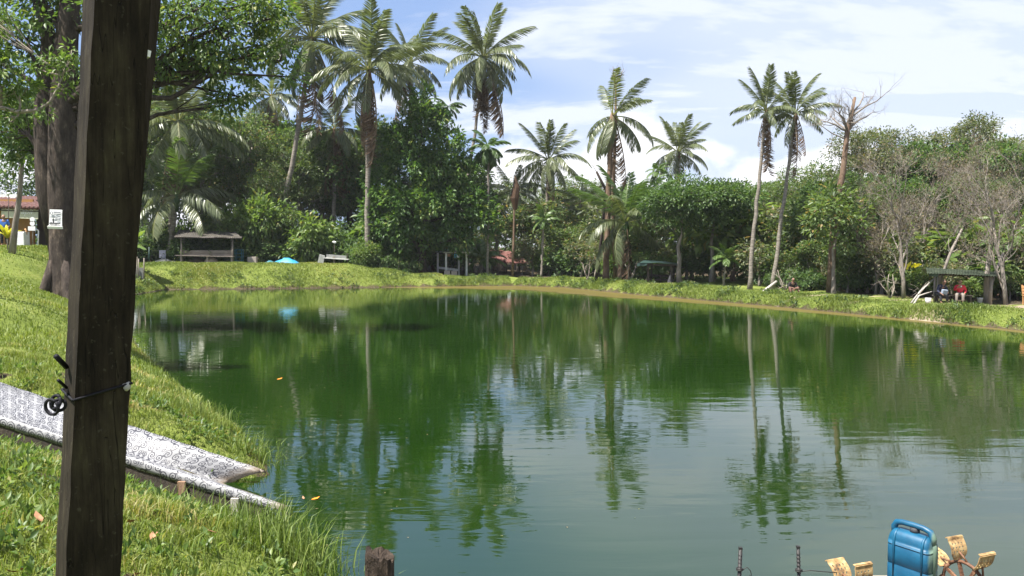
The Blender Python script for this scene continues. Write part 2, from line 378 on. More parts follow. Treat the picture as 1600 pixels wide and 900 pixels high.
class MB:
    """collects boxes, bars, tubes and sheets, then links them as one mesh object"""

    def __init__(self):
        self.v, self.f, self.mi = [], [], []
        self.cur = 0

    def add(self, vs, fs):
        o = len(self.v)
        self.v += [tuple(p) for p in vs]
        self.f += [tuple(i + o for i in f) for f in fs]
        self.mi += [self.cur] * len(fs)
        return self

    def box(self, c, s, rot=None):
        c, h = Vector(c), Vector(s) / 2
        M = Euler(rot).to_matrix() if rot else Matrix.Identity(3)
        vs = [c + M @ Vector((x * h.x, y * h.y, z * h.z)) for x in (-1, 1) for y in (-1, 1) for z in (-1, 1)]
        return self.add(vs, [(0, 1, 3, 2), (4, 6, 7, 5), (0, 4, 5, 1), (2, 3, 7, 6), (0, 2, 6, 4), (1, 5, 7, 3)])

    def bar(self, a, b, w, d=None, up=(0, 0, 1)):
        a, b = Vector(a), Vector(b)
        d = d or w
        t = (b - a).normalized()
        u = Vector(up)
        if abs(t.dot(u)) > 0.95:
            u = Vector((0, 1, 0))
        s = t.cross(u).normalized() * w / 2
        n = t.cross(s).normalized() * d / 2
        vs = [p + i * s + j * n for p in (a, b) for i, j in ((-1, -1), (1, -1), (1, 1), (-1, 1))]
        return self.add(vs, [(3, 2, 1, 0), (4, 5, 6, 7), (0, 1, 5, 4), (1, 2, 6, 5), (2, 3, 7, 6), (3, 0, 4, 7)])

    def tube(self, pts, rad, n=6, cap=True):
        pts = [Vector(p) for p in pts]
        if not hasattr(rad, '__len__'):
            rad = [rad] * len(pts)
        vs, fs = [], []
        u = None
        for i, p in enumerate(pts):
            t = (pts[min(i + 1, len(pts) - 1)] - pts[max(i - 1, 0)])
            t = t.normalized() if t.length > 1e-9 else Vector((0, 0, 1))
            if u is None:
                u = t.orthogonal().normalized()
            u = (u - t * u.dot(t))
            u = u.normalized() if u.length > 1e-6 else t.orthogonal().normalized()
            w = t.cross(u)
            for k in range(n):
                a = 2 * math.pi * k / n
                vs.append(p + (u * math.cos(a) + w * math.sin(a)) * rad[i])
        for i in range(len(pts) - 1):
            for k in range(n):
                fs.append((i * n + k, i * n + (k + 1) % n, (i + 1) * n + (k + 1) % n, (i + 1) * n + k))
        if cap:
            fs.append(tuple(range(n))[::-1])
            fs.append(tuple(range((len(pts) - 1) * n, len(pts) * n)))
        return self.add(vs, fs)

    def disc(self, c, axis, r, th, n=16):
        c, a = Vector(c), Vector(axis).normalized()
        return self.tube([c - a * th / 2, c + a * th / 2], r, n)

    def ring(self, c, axis, R_, r, n=20, m=6, a0=0, a1=2 * math.pi):
        c, ax = Vector(c), Vector(axis).normalized()
        u = ax.orthogonal().normalized()
        w = ax.cross(u)
        pts = [c + (u * math.cos(a0 + (a1 - a0) * k / n) + w * math.sin(a0 + (a1 - a0) * k / n)) * R_ for k in range(n + 1)]
        return self.tube(pts, r, m)

    def build(self, name, mat, parent=None, smooth=False, bevel=0.0):
        me = bpy.data.meshes.new(name)
        me.from_pydata(self.v, [], self.f)
        mats = mat if isinstance(mat, (list, tuple)) else [mat]
        for mm in mats:
            me.materials.append(MATS[mm])
        if len(mats) > 1:
            me.polygons.foreach_set('material_index', self.mi)
        if smooth:
            me.polygons.foreach_set('use_smooth', [True] * len(me.polygons))
        if bevel:
            bm = bmesh.new()
            bm.from_mesh(me)
            bmesh.ops.bevel(bm, geom=list(bm.edges), offset=bevel, segments=2, affect='EDGES', profile=0.6)
            bm.to_mesh(me)
            bm.free()
        me.update()
        return link(name, me, parent)


def link(name, data, parent=None):
    o = bpy.data.objects.new(name, data)
    COL.objects.link(o)
    if parent is not None:
        o.parent = parent
    return o


def tag(o, label=None, cat=None, group=None, kind=None):
    for k, v in (('label', label), ('category', cat), ('group', group), ('kind', kind)):
        if v:
            o[k] = v
    return o


def thing(name, label, cat, loc=(0, 0, 0), rz=0.0, group=None):
    o = bpy.data.objects.new(name, None)
    COL.objects.link(o)
    o.location = loc
    o.rotation_euler = (0, 0, rz)
    o.empty_display_size = 0.2
    return tag(o, label, cat, group)


def np_mesh(name, verts, tris, mat, tint=None):
    """fast triangle mesh with a per-vertex tint"""
    verts = np.asarray(verts, np.float32)
    tris = np.asarray(tris, np.int32)
    me = bpy.data.meshes.new(name)
    me.vertices.add(len(verts))
    me.vertices.foreach_set('co', verts.ravel())
    me.loops.add(tris.size)
    me.loops.foreach_set('vertex_index', tris.ravel())
    me.polygons.add(len(tris))
    me.polygons.foreach_set('loop_start', np.arange(0, tris.size, 3, dtype=np.int32))
    me.polygons.foreach_set('loop_total', np.full(len(tris), 3, np.int32))
    if tint is not None:
        at_ = me.attributes.new('tint', 'FLOAT', 'POINT')
        at_.data.foreach_set('value', np.asarray(tint, np.float32))
    me.materials.append(MATS[mat])
    me.update(calc_edges=True)
    return me


def unit(a):
    return a / np.maximum(np.linalg.norm(a, axis=-1, keepdims=True), 1e-9)


def copy_thing(src, loc, rz=0.0, scale=(1, 1, 1), label=None, group=None, name=None):
    r = src.copy()
    COL.objects.link(r)
    r.location, r.rotation_euler, r.scale = loc, (0, 0, rz), scale
    if label:
        r['label'] = label
    if group:
        r['group'] = group
    for ch in list(src.children):
        c = ch.copy()
        COL.objects.link(c)
        c.parent = r
        for g in list(ch.children):
            d = g.copy()
            COL.objects.link(d)
            d.parent = c
    return r


# ------------------------------------------------------------------ terrain
shore_px = [(505, 905), (480, 878), (458, 838), (430, 775), (412, 720), (378, 680), (300, 615), (250, 580), (215, 545), (200, 520), (190, 490),
            (200, 462), (260, 452.5), (400, 451.5), (560, 449.5), (700, 447.5), (800, 446.5), (880, 449), (1000, 461), (1200, 478), (1400, 497), (1600, 517), (1750, 535)]
SHORE = [at(x, y, z=0.0)[:2] for x, y in shore_px] + [(26, 20), (22, 11), (14, 5.5), (6, 3.8), (1.5, 4.2), (-0.4, 5.2), (-1.5, 6.4)]
SHORE = np.array(SHORE)


def shore_dist(x, y):
    """signed distance to the pond edge, positive on land"""
    x, y = np.asarray(x, float), np.asarray(y, float)
    dmin = np.full(x.shape, 1e9)
    inside = np.zeros(x.shape, bool)
    n = len(SHORE)
    for i in range(n):
        ax, ay = SHORE[i]
        bx, by = SHORE[(i + 1) % n]
        ex, ey = bx - ax, by - ay
        t = np.clip(((x - ax) * ex + (y - ay) * ey) / (ex * ex + ey * ey), 0, 1)
        dmin = np.minimum(dmin, np.hypot(x - ax - t * ex, y - ay - t * ey))
        cr = ((ay > y) != (by > y)) & (x < ex * (y - ay) / (ey if abs(ey) > 1e-9 else 1e-9) + ax)
        inside ^= cr
    return np.where(inside, -dmin, dmin)


hp = [(18, 390, 35), (90, 436, 30), (40, 383, 44), (-60, 384, 44), (100, 520, 18), (20, 450, 22), (210, 420, 60), (320, 411, 67.5), (450, 411, 68), (540, 412, 68),
      (600, 421, 69), (650, 429, 70), (710, 432, 72), (850, 434, 72), (940, 438, 64), (1000, 440, 60), (1100, 447, 54), (1200, 456, 48.5), (1300, 462, 44.5), (1400, 470, 41), (1500, 477, 38), (1600, 481, 35.5)]
HP = [tuple(at(x, y, Y=d)) for x, y, d in hp] + [(0, 0, 1.9), (-3, 4, 1.6), (-6, 9, 1.5), (-8, 5, 1.75), (5, 1, 1.7), (-11, 14, 1.6), (-30, 100, 2.6), (-5, 110, 1.2), (30, 90, 0.9), (60, 60, 0.8),
                                                 (40, 20, 0.8), (-60, 40, 3.5), (-40, 10, 2.6), (0, -40, 2.0), (-32, 58, 2.2)]
HP = np.array(HP)
WP = np.array([(-22, 66, 4.2), (-13, 67, 4.2), (-8, 68, 2.6), (0, 71, 1.5), (10, 56, 1.4), (16, 44, 1.5), (21, 37, 1.8), (25, 33, 2.0), (-4, 9, 5.0), (-9, 18, 5.0), (-16, 30, 5.0), (5, 3, 3.0)])


def idw(P, x, y, p=3.0):
    num = np.zeros(np.shape(x))
    den = np.zeros(np.shape(x))
    for a in P:
        w = 1.0 / (np.hypot(x - a[0], y - a[1]) ** p + 0.3)
        num += w * a[2]
        den += w
    return num / den


SLIDE = [at(0, 597, z=1.42), at(415, 735, z=0.20), at(450, 790, z=0.13), at(0, 648, z=1.22)]


def slide_bed(x, y):
    """height the soil must stay under beneath the slide (large away from it)"""
    FLv, FRv, NRv, NLv = SLIDE
    ax = ((FRv + NRv) - (FLv + NLv)) / 2
    L2 = ax.x ** 2 + ax.y ** 2
    cx, cy = (FLv.x + NLv.x) / 2, (FLv.y + NLv.y) / 2
    t = ((x - cx) * ax.x + (y - cy) * ax.y) / L2
    L = math.sqrt(L2)
    off = (-(x - cx) * ax.y + (y - cy) * ax.x) / L          # positive on the far side
    hw = 0.5 * ((FLv - NLv).length + ((FRv - NRv).length - (FLv - NLv).length) * np.clip(t, -0.4, 1.1))
    edge = np.maximum(0, np.abs(off) - hw)
    zl = (FLv.z + NLv.z) / 2 + ((FRv.z + NRv.z) / 2 - (FLv.z + NLv.z) / 2) * t
    rise = np.where(off > 0, 0.9, 0.45)
    low = np.where(off > 0, -0.05, -0.02)
    return np.where((t > -0.6) & (t < 1.15), zl - 0.33 - 0.30 * np.clip((t - 0.6) / 0.4, 0, 1) * (edge < 0.35) + edge * rise + np.where(edge > 0, 0.08, 0) + low, 99.0)


def ground_np(x, y, fine=True):
    s = shore_dist(x, y)
    pl, w = idw(HP, x, y), idw(WP, x, y)
    t = np.clip(s / w, 0, 1)
    h = pl * (1 - (1 - t) ** 2) * 0.97 + 0.03 * np.clip(s, 0, 1)
    h = np.where(s < 0, np.maximum(s * 0.45, -1.1), h)
    bump = 0.06 * np.sin(x * 1.3 + 1.7 * np.sin(y * 0.7)) * np.sin(y * 1.1 + np.sin(x * 0.9)) + 0.03 * np.sin(x * 3.1 + y * 2.3) * np.sin(y * 3.7 - x)
    h = h + bump * np.clip(s / 1.5, 0, 1)
    return np.where((y < 20) & (s > -1), np.minimum(h, slide_bed(x, y)), h)


def gz(x, y):
    return float(ground_np(np.array([x]), np.array([y]))[0])


def on_ground(px, Y, sink=0.0):
    x = (px - 800) / FPX * Y * (1 / CP) * 1.0
    for _ in range(3):
        z = gz(x, Y)
        depth = Y * CP + (CAM_H - z) * SP
        x = (px - 800) / FPX * depth
    return Vector((x, Y, gz(x, Y) - sink))


def axis(lo, hi, step, far, grow=1.25):
    a = list(np.arange(lo, hi + 1e-6, step))
    st, p, q = step, lo, hi
    while q < far or p > -far:
        st *= grow
        p -= st
        q += st
        a = [p] + a + [q]
    return np.array(a)


def patchy(x, y, f=0.8):
    return 0.5 + 0.25 * np.sin(x * f + 2.1 * np.sin(y * f * 0.6)) + 0.25 * np.sin(y * f * 1.3 + 1.7 * np.sin(x * f * 0.8 + 1))


xs, ys = axis(-34, 34, 0.4, 1200), axis(-4, 86, 0.4, 1200)
xs = np.unique(np.r_[xs, np.arange(-10, 0, 0.2)].round(4))
ys = np.unique(np.r_[ys, np.arange(3.2, 16, 0.2)].round(4))
gx, gy = np.meshgrid(xs, ys)
gzv = ground_np(gx.ravel(), gy.ravel())
sdv = shore_dist(gx.ravel(), gy.ravel())
nx, ny = len(xs), len(ys)
idx = np.arange(nx * ny).reshape(ny, nx)
quads = np.stack([idx[:-1, :-1], idx[:-1, 1:], idx[1:, 1:], idx[1:, :-1]], -1).reshape(-1, 4)
tri = np.concatenate([quads[:, [0, 1, 2]], quads[:, [0, 2, 3]]])
me = np_mesh('ground', np.stack([gx.ravel(), gy.ravel(), gzv], -1), tri, 'ground')
bank_w = idw(np.array([(-22, 66, 5.5), (-10, 68, 4.0), (0, 71, 2.6), (10, 56, 2.8), (15.5, 57, 11.0), (18, 62, 14.0), (13, 50.5, 4.0), (16, 44, 3.2), (24, 35, 4.2), (-4, 9, 40), (-12, 20, 40), (-20, 32, 16), (5, 3, 30), (-24, 44, 12), (-34, 44, 10)]), gx.ravel(), gy.ravel())
turf = np.clip(1.0 - (sdv - bank_w) / 3.0, 0, 1)
nearm = (gy.ravel() < 16.5) & (np.abs(gx.ravel()) < 14)
gapv = patchy(gx.ravel() + 4, gy.ravel() + 9, 2.7) * patchy(gx.ravel() + 1, gy.ravel(), 6.1)
turf = np.where(nearm, turf * np.clip(1.35 - 1.3 * np.clip((gapv - 0.3) / 0.25, 0, 1), 0, 1), turf)
turf = np.where(sdv < 0.25, 0.15, turf)
bare = np.zeros(nx * ny)
for px_, Y_, rx, ry in ((325, 69.0, 4.6, 1.0), (400, 69.3, 2.5, 0.7), (1500, 38.2, 2.6, 0.5), (1590, 36.2, 2.0, 0.5), (1452, 36.3, 0.7, 1.0), (1030, 57.6, 1.4, 1.2), (690, 71.5, 2.0, 0.6), (1395, 41.0, 3.0, 0.35), (1300, 44.5, 3, 0.3)):
    c = on_ground(px_, Y_)
    bare = np.maximum(bare, np.clip(1.6 - np.hypot((gx.ravel() - c.x) / rx, (gy.ravel() - c.y) / ry), 0, 1))
for nm, val in (('turf', turf), ('bare', bare)):
    a_ = me.attributes.new(nm, 'FLOAT', 'POINT')
    a_.data.foreach_set('value', val.astype(np.float32))
me.polygons.foreach_set('use_smooth', np.ones(len(me.polygons), bool))
tag(link('ground', me), kind='structure')

# water sheet
wx, wy = np.arange(-36, 34.1, 0.8), np.arange(2, 76.1, 0.8)
wgx, wgy = np.meshgrid(wx, wy)
wsd = shore_dist(wgx.ravel(), wgy.ravel())
far_line = np.array([at(x, y, z=0)[:2] for x, y in [(620, 448.5), (700, 447.5), (800, 446.5), (880, 449), (1000, 461), (1200, 478), (1400, 497), (1600, 517), (1750, 535)]])
fd = np.full(wgx.size, 1e9)
for i in range(len(far_line) - 1):
    a, b = far_line[i], far_line[i + 1]
    e = b - a
    t = np.clip(((wgx.ravel() - a[0]) * e[0] + (wgy.ravel() - a[1]) * e[1]) / (e @ e), 0, 1)
    wdt = np.interp(a[0] + t * e[0], [-11, -4, 0, 6, 12, 20, 30], [1.0, 5.5, 8.0, 6.0, 3.2, 1.0, 0.7])
    fd = np.minimum(fd, np.hypot(wgx.ravel() - a[0] - t * e[0], wgy.ravel() - a[1] - t * e[1]) / wdt)
silt = np.clip(1.35 - fd, 0, 1)
nx, ny = len(wx), len(wy)
idx = np.arange(nx * ny).reshape(ny, nx)
quads = np.stack([idx[:-1, :-1], idx[:-1, 1:], idx[1:, 1:], idx[1:, :-1]], -1).reshape(-1, 4)
keep = (wsd[quads] < 1.5).any(1)
quads = quads[keep]
me = np_mesh('pond_water', np.stack([wgx.ravel(), wgy.ravel(), np.zeros(wgx.size)], -1), np.concatenate([quads[:, [0, 1, 2]], quads[:, [0, 2, 3]]]), 'pond_water')
a_ = me.attributes.new('silt', 'FLOAT', 'POINT')
a_.data.foreach_set('value', silt.astype(np.float32))
tag(link('pond_water', me), kind='structure')


# ------------------------------------------------------------------ grass
def blade_mesh(name, x, y, h, w, mat, rng, bend=0.5, tint=None, z=None):
    n = len(x)
    z = ground_np(x, y) - 0.01 if z is None else z
    az = rng.uniform(0, 2 * np.pi, n)
    d = np.stack([np.cos(az), np.sin(az), np.zeros(n)], -1)
    fa = az + rng.uniform(-1.2, 1.2, n) + np.pi / 2
    s = np.stack([np.cos(fa), np.sin(fa), np.zeros(n)], -1) * (w / 2)[:, None]
    base = np.stack([x, y, z], -1)
    b = (rng.uniform(0.15, 1.0, n) * bend)[:, None]
    up = np.array([0, 0, 1.0])
    p1 = base + h[:, None] * (0.55 * up + d * b * 0.30)
    p2 = base + h[:, None] * ((0.95 - 0.35 * b) * up + d * b * 0.95)
    V = np.stack([base - s, base + s, p1 - s * 0.75, p1 + s * 0.75, p2], 1).reshape(-1, 3)
    o = np.arange(n)[:, None] * 5
    T = np.concatenate([o + np.array([[0, 1, 3]]), o + np.array([[0, 3, 2]]), o + np.array([[2, 3, 4]])])
    t = np.clip(rng.normal(0.5, 0.2, n), 0, 1) if tint is None else tint
    return np_mesh(name, V, T, mat, np.repeat(t, 5))


def scatter(rng, x0, x1, y0, y1, n, smin, smax):
    x, y = rng.uniform(x0, x1, n), rng.uniform(y0, y1, n)
    s = shore_dist(x, y)
    k = (s > smin) & (s < smax)
    return x[k], y[k], s[k]


def in_view(x, y, m=1.15):
    return np.abs(x) < (y + 1.5) * (800 / 1200) * m


rng = np.random.default_rng(5)


def off_slide(x, y):
    """False under the slide's footprint"""
    P = [(p.x, p.y) for p in SLIDE]
    ins = np.zeros(x.shape, bool)
    for i in range(4):
        (ax, ay), (bx, by) = P[i], P[(i + 1) % 4]
        ins ^= ((ay > y) != (by > y)) & (x < (bx - ax) * (y - ay) / (by - ay) + ax)
    return ~ins


x, y, s = scatter(rng, -12, 1.0, 3.2, 16, 300000, 0.02, 9)
k = in_view(x, y) & off_slide(x, y)
x, y, s = x[k], y[k], s[k]
gap = patchy(x * 1.0 + 4, y + 9, 2.7) * patchy(x + 1, y, 6.1)
k = (gap < 0.42) | (rng.uniform(0, 1, len(x)) < 0.22)
x, y, s = x[k], y[k], s[k]
pt = patchy(x, y, 1.9)
h = (0.05 + 0.13 * pt) * rng.uniform(0.5, 1.5, len(x))
tint = np.clip(0.25 + 0.4 * patchy(x + 7, y, 1.2) + 0.35 * (patchy(x - 3, y + 5, 2.3) > 0.72) + rng.normal(0, 0.17, len(x)), 0, 1)
h = h * np.where(patchy(x + 11, y - 2, 3.1) > 0.8, 0.45, 1.0)
tag(link('grass', blade_mesh('grass', x, y, h, rng.uniform(0.006, 0.014, len(x)), 'grass_blade', rng, 0.9, tint)), 'short sunlit grass on the near bank around the patterned slide', None, None, 'stuff')
x, y, s = scatter(rng, -36, -3, 14, 71, 430000, 0.02, 30)
k = in_view(x, y) & (rng.uniform(0, 1, len(x)) < np.clip(22 / y, 0.2, 1)) & ((s < 14) | (y < 40))
x, y = x[k], y[k]
h = (0.05 + 0.12 * patchy(x, y, 0.9)) * rng.uniform(0.5, 1.5, len(x)) * 1.1
tint = np.clip(0.3 + 0.4 * patchy(x + 7, y, 0.7) + 0.35 * (patchy(x - 3, y + 5, 1.3) > 0.74) + rng.normal(0, 0.16, len(x)), 0, 1)
tag(link('grass', blade_mesh('grass', x, y, h, rng.uniform(0.012, 0.03, len(x)), 'grass_blade', rng, 0.9, tint)), 'mown grass rising from the water to the big tree', None, None, 'stuff')


# far banks: samples along the shoreline
def along_shore(i0, i1, n, smax, rng):
    seg = SHORE[i0:i1 + 1]
    L = np.r_[0, np.cumsum(np.hypot(*np.diff(seg, axis=0).T))]
    t = rng.uniform(0, L[-1], n)
    j = np.clip(np.searchsorted(L, t) - 1, 0, len(seg) - 2)
    f = (t - L[j]) / (L[j + 1] - L[j])
    p = seg[j] + (seg[j + 1] - seg[j]) * f[:, None]
    e = seg[j + 1] - seg[j]
    nrm = np.stack([-e[:, 1], e[:, 0]], -1)
    nrm /= np.linalg.norm(nrm, axis=1, keepdims=True)
    probe = p + nrm * 0.3
    flip = shore_dist(probe[:, 0], probe[:, 1]) < 0
    nrm[flip] *= -1
    q = p + nrm * (rng.uniform(0.0, 1, n) * smax)[:, None]
    return q[:, 0], q[:, 1], shore_dist(q[:, 0], q[:, 1])


x, y, s = along_shore(10, 15, 60000, 6.5, rng)
h = (0.06 + 0.15 * patchy(x, y, 0.9)) * rng.uniform(0.5, 1.5, len(x))
tint = np.clip(0.35 + 0.4 * patchy(x, y, 0.6) + rng.normal(0, 0.14, len(x)), 0, 1)
tag(link('grass', blade_mesh('grass', x, y, h, rng.uniform(0.03, 0.06, len(x)), 'grass_blade', rng, 0.9, tint)), 'sunlit grass on the sloping far bank below the plank shelter', None, None, 'stuff')
x, y, s = scatter(rng, -36, -23, 52, 72, 60000, 0.0, 7)
h = (0.06 + 0.15 * patchy(x, y, 0.9)) * rng.uniform(0.5, 1.5, len(x))
tint = np.clip(0.35 + 0.4 * patchy(x, y, 0.6) + rng.normal(0, 0.14, len(x)), 0, 1)
tag(link('grass', blade_mesh('grass', x, y, h, rng.uniform(0.03, 0.06, len(x)), 'grass_blade', rng, 0.9, tint)), 'grass at the corner of the pond beside the zinc planter', None, None, 'stuff')
x, y, s = along_shore(15, 23, 130000, 4.0, rng)
k = rng.uniform(0, 1, len(x)) < np.where(s < 2.6, 1, 0.45)
x, y, s = x[k], y[k], s[k]
h = (0.06 + 0.22 * patchy(x, y, 1.1) ** 1.5) * rng.uniform(0.4, 1.5, len(x)) * np.where(s < 2.2, 1.1, 0.6)
tint = np.clip(0.2 + 0.4 * patchy(x + 3, y, 0.8) + rng.normal(0, 0.16, len(x)), 0, 1)
tag(link('grass', blade_mesh('grass', x, y, h, rng.uniform(0.014, 0.032, len(x)), 'grass_blade', rng, 1.3, tint)), 'rough grass along the low far bank', None, None, 'stuff')


# ------------------------------------------------------------------ leaves
def leaf_verts(rng, pos, dirv, nrm, L, W, tint, fold=0.12):
    n = len(pos)
    side = unit(np.cross(dirv, nrm))
    up = unit(np.cross(side, dirv))
    L, W = L[:, None], W[:, None]
    a = pos
    b = pos + dirv * L * 0.45 + side * W * 0.5 + up * L * fold
    c = pos + dirv * L - up * L * 0.10
    d = pos + dirv * L * 0.45 - side * W * 0.5 + up * L * fold
    V = np.stack([a, b, c, d], 1).reshape(-1, 3)
    o = np.arange(n)[:, None] * 4
    T = np.concatenate([o + np.array([[0, 1, 2]]), o + np.array([[0, 2, 3]])])
    return V, T, np.repeat(tint, 4)


def clump_leaves(rng, C, rc, per, L, W, outward, droop=0.35, flat=0.75, old=0.03):
    """leaves in clumps C, turned outward and drooping"""
    k = len(C)
    ids = np.repeat(np.arange(k), per)
    n = len(ids)
    u = unit(rng.normal(size=(n, 3)))
    rad = rc[ids] * rng.uniform(0.25, 1.0, n) ** 0.6
    off = u * rad[:, None] * np.array([1, 1, flat])
    pos = C[ids] + off
    d = unit(u * 0.8 + outward[ids] * 0.7 + rng.normal(size=(n, 3)) * 0.45 + np.array([0, 0, -droop]))
    nm = unit(rng.normal(size=(n, 3)) * 0.55 + np.array([0, 0, 1.0]) + outward[ids] * 0.35)
    tint = np.clip(rng.normal(0.42, 0.16, k)[ids] + rng.normal(0, 0.13, n), 0, 0.9)
    tint = np.where(rng.uniform(0, 1, n) < old, 1.0, tint)
    ln = L * rng.uniform(0.6, 1.25, n)
    return leaf_verts(rng, pos, d, nm, ln, ln * W, tint)


def lobes_clumps(rng, lobes, dens, inner=0.55):
    C, O, owner = [], [], []
    for i, (cx, cy, cz, rx, ry, rz) in enumerate(lobes):
        n = max(4, int(dens * (rx * ry + rx * rz + ry * rz)))
        u = unit(rng.normal(size=(n, 3)))
        u[:, 2] = np.where((u[:, 2] < -0.3) & (rng.uniform(0, 1, n) < 0.5), -u[:, 2], u[:, 2])
        r = inner + (1.06 - inner) * rng.uniform(0, 1, n) ** 0.45
        r *= 1 + 0.12 * np.sin(u[:, 0] * 5 + i) * np.sin(u[:, 1] * 6 + 2 * i)
        C.append(np.array([cx, cy, cz]) + u * r[:, None] * np.array([rx, ry, rz]))
        O.append(u)
        owner += [i] * n
    return np.concatenate(C), np.concatenate(O), np.array(owner)


def curve(a, b, rng, k=4, wob=0.08, sag=0.0):
    a, b = np.array(a, float), np.array(b, float)
    L = np.linalg.norm(b - a)
    pts = []
    for i in range(k + 1):
        t = i / k
        p = a + (b - a) * t
        if 0 < i < k:
            p = p + rng.normal(size=3) * wob * L * (0.5 if i == k - 1 else 1)
        p[2] += sag * L * 4 * t * (1 - t)
        pts.append(p)
    return pts


def tree_meshes(name, seed, trunk, trad, lobes, dens, rc, per, L, W, leafmat, barkmat, twig=0.3, droop=0.35, old=0.03, inner=0.55, zmin=0.15, lrad=0.35):
    """trunk: list of points; a limb runs to each lobe, twigs on to the leaf clumps"""
    rng = np.random.default_rng(seed)
    C, O, ow = lobes_clumps(rng, lobes, dens, inner)
    keep = C[:, 2] > zmin
    C, O, ow = C[keep], O[keep], ow[keep]
    V, T, t = clump_leaves(rng, C, rc * rng.uniform(0.7, 1.3, len(C)), per, L, W, O, droop, 0.75, old)
    crown = np_mesh(name + '_crown', V, T, leafmat, t)
    mb = MB()
    mb.tube(trunk, trad, 9)
    tp = np.array(trunk)
    for i, lb in enumerate(lobes):
        c = np.array(lb[:3])
        # leave the trunk below the lobe
        cand = [j for j in range(len(tp)) if tp[j][2] < c[2] - 0.25 * lb[5]] or [0]
        j = max(cand[-1], min(len(tp) - 1, 1)) if len(cand) > 1 else cand[-1]
        r0 = trad[j] * rng.uniform(0.4, 0.6)
        pts = curve(tp[j], c, rng, 4, 0.07, 0.04)
        mb.tube(pts, [r0, r0 * 0.8, r0 * 0.6, r0 * 0.42, r0 * 0.25], 6)
        mine = np.where(ow == i)[0]
        rng.shuffle(mine)
        for q in mine[:int(len(mine) * twig)]:
            s = pts[rng.integers(2, 5)]
            mb.tube(curve(s, C[q], rng, 3, 0.08), [r0 * lrad * 0.6, r0 * lrad * 0.45, r0 * lrad * 0.3, 0.008], 4, False)
    me = bpy.data.meshes.new(name + '_trunk')
    me.from_pydata(mb.v, [], mb.f)
    me.materials.append(MATS[barkmat])
    me.polygons.foreach_set('use_smooth', [True] * len(me.polygons))
    return me, crown


def make_tree(name, label, cat, meshes, loc=(0, 0, -500), rz=0.0, scale=(1, 1, 1), group=None):
    t = thing(name, label, cat, loc, rz, group)
    t.scale = scale
    link('trunk', meshes[0], t)
    link('crown', meshes[1], t)
    return t


def rlobes(seed, n, cx, cy, cz, sx, sy, sz, r0, r1, squash=0.75):
    q = random.Random(seed)
    out = []
    for _ in range(n):
        while True:
            a, b, c = q.uniform(-1, 1), q.uniform(-1, 1), q.uniform(-1, 1)
            if a * a + b * b + c * c < 1:
                break
        r = q.uniform(r0, r1)
        out.append((cx + a * sx, cy + b * sy, cz + c * sz, r, r * q.uniform(0.85, 1.15), r * squash * q.uniform(0.85, 1.2)))
    return out


def strunk(seed, h, r, lean=(0, 0), k=6, wob=0.15, flare=1.5):
    q = random.Random(seed)
    pts, rad = [], []
    for i in range(k + 1):
        t = i / k
        pts.append((lean[0] * t + (q.uniform(-wob, wob) if 0 < i else 0), lean[1] * t + (q.uniform(-wob, wob) if 0 < i else 0), h * t - (0.3 if i == 0 else 0)))
        rad.append(r * (1 - 0.72 * t) * (flare if i == 0 else 1))
    return pts, rad


# prototypes (unit: metres), each a pair of shared meshes
PROTO = {}
p, r_ = strunk(1, 9.5, 0.30)
PROTO['dense'] = tree_meshes('dense', 11, p, r_, rlobes(1, 13, 0, 0, 8.4, 2.9, 2.9, 3.6, 1.5, 2.3), 5.5, 0.62, 26, 0.34, 0.46, 'leaf_deep', 'bark_dark')
p, r_ = strunk(2, 10, 0.28)
PROTO['airy'] = tree_meshes('airy', 12, p, r_, rlobes(2, 13, 0, 0, 8.6, 3.0, 3.0, 3.9, 1.1, 1.9), 4.6, 0.55, 20, 0.28, 0.42, 'leaf_mid', 'bark_grey', 0.5, old=0.07)
p, r_ = strunk(3, 13.5, 0.30)
PROTO['tall'] = tree_meshes('tall', 13, p, r_, rlobes(3, 15, 0, 0, 11.0, 2.7, 2.7, 4.6, 1.2, 1.9, 0.65), 4.8, 0.60, 20, 0.30, 0.42, 'leaf_olive', 'bark_grey', 0.45, old=0.05)
p, r_ = strunk(4, 5.2, 0.17)
PROTO['round'] = tree_meshes('round', 14, p, r_, rlobes(4, 12, 0, 0, 5.9, 2.1, 2.0, 1.5, 1.0, 1.6, 0.8), 8.0, 0.45, 24, 0.24, 0.42, 'leaf_deep', 'bark_grey')
p, r_ = strunk(5, 3.4, 0.11)
PROTO['leggy'] = tree_meshes('leggy', 15, p, r_, rlobes(5, 9, 0, 0, 3.4, 1.2, 1.2, 1.9, 0.6, 1.0), 9.0, 0.36, 18, 0.26, 0.45, 'leaf_mid', 'bark_grey', 0.5, old=0.06)
p, r_ = strunk(6, 1.2, 0.08)
PROTO['shrub'] = tree_meshes('shrub', 16, p, r_, rlobes(6, 9, 0, 0, 1.15, 1.0, 1.0, 0.7, 0.6, 0.95, 0.85), 12.0, 0.33, 17, 0.24, 0.42, 'leaf_bright', 'bark_brown', 0.3, zmin=0.05)
p, r_ = strunk(7, 1.5, 0.08)
PROTO['bigleaf'] = tree_meshes('bigleaf', 17, p, r_, rlobes(7, 9, 0, 0, 1.4, 1.1, 1.0, 0.9, 0.6, 0.9, 0.9), 9.0, 0.36, 10, 0.42, 0.40, 'leaf_bright', 'bark_brown', 0.3, 0.5, zmin=0.05)
p, r_ = strunk(8, 1.2, 0.07)
PROTO['lowdark'] = tree_meshes('lowdark', 18, p, r_, rlobes(8, 9, 0, 0, 1.1, 1.2, 1.1, 0.7, 0.6, 1.0, 0.8), 11.0, 0.33, 17, 0.24, 0.42, 'leaf_deep', 'bark_dark', 0.3, zmin=0.05)
p, r_ = strunk(9, 2.6, 0.09)
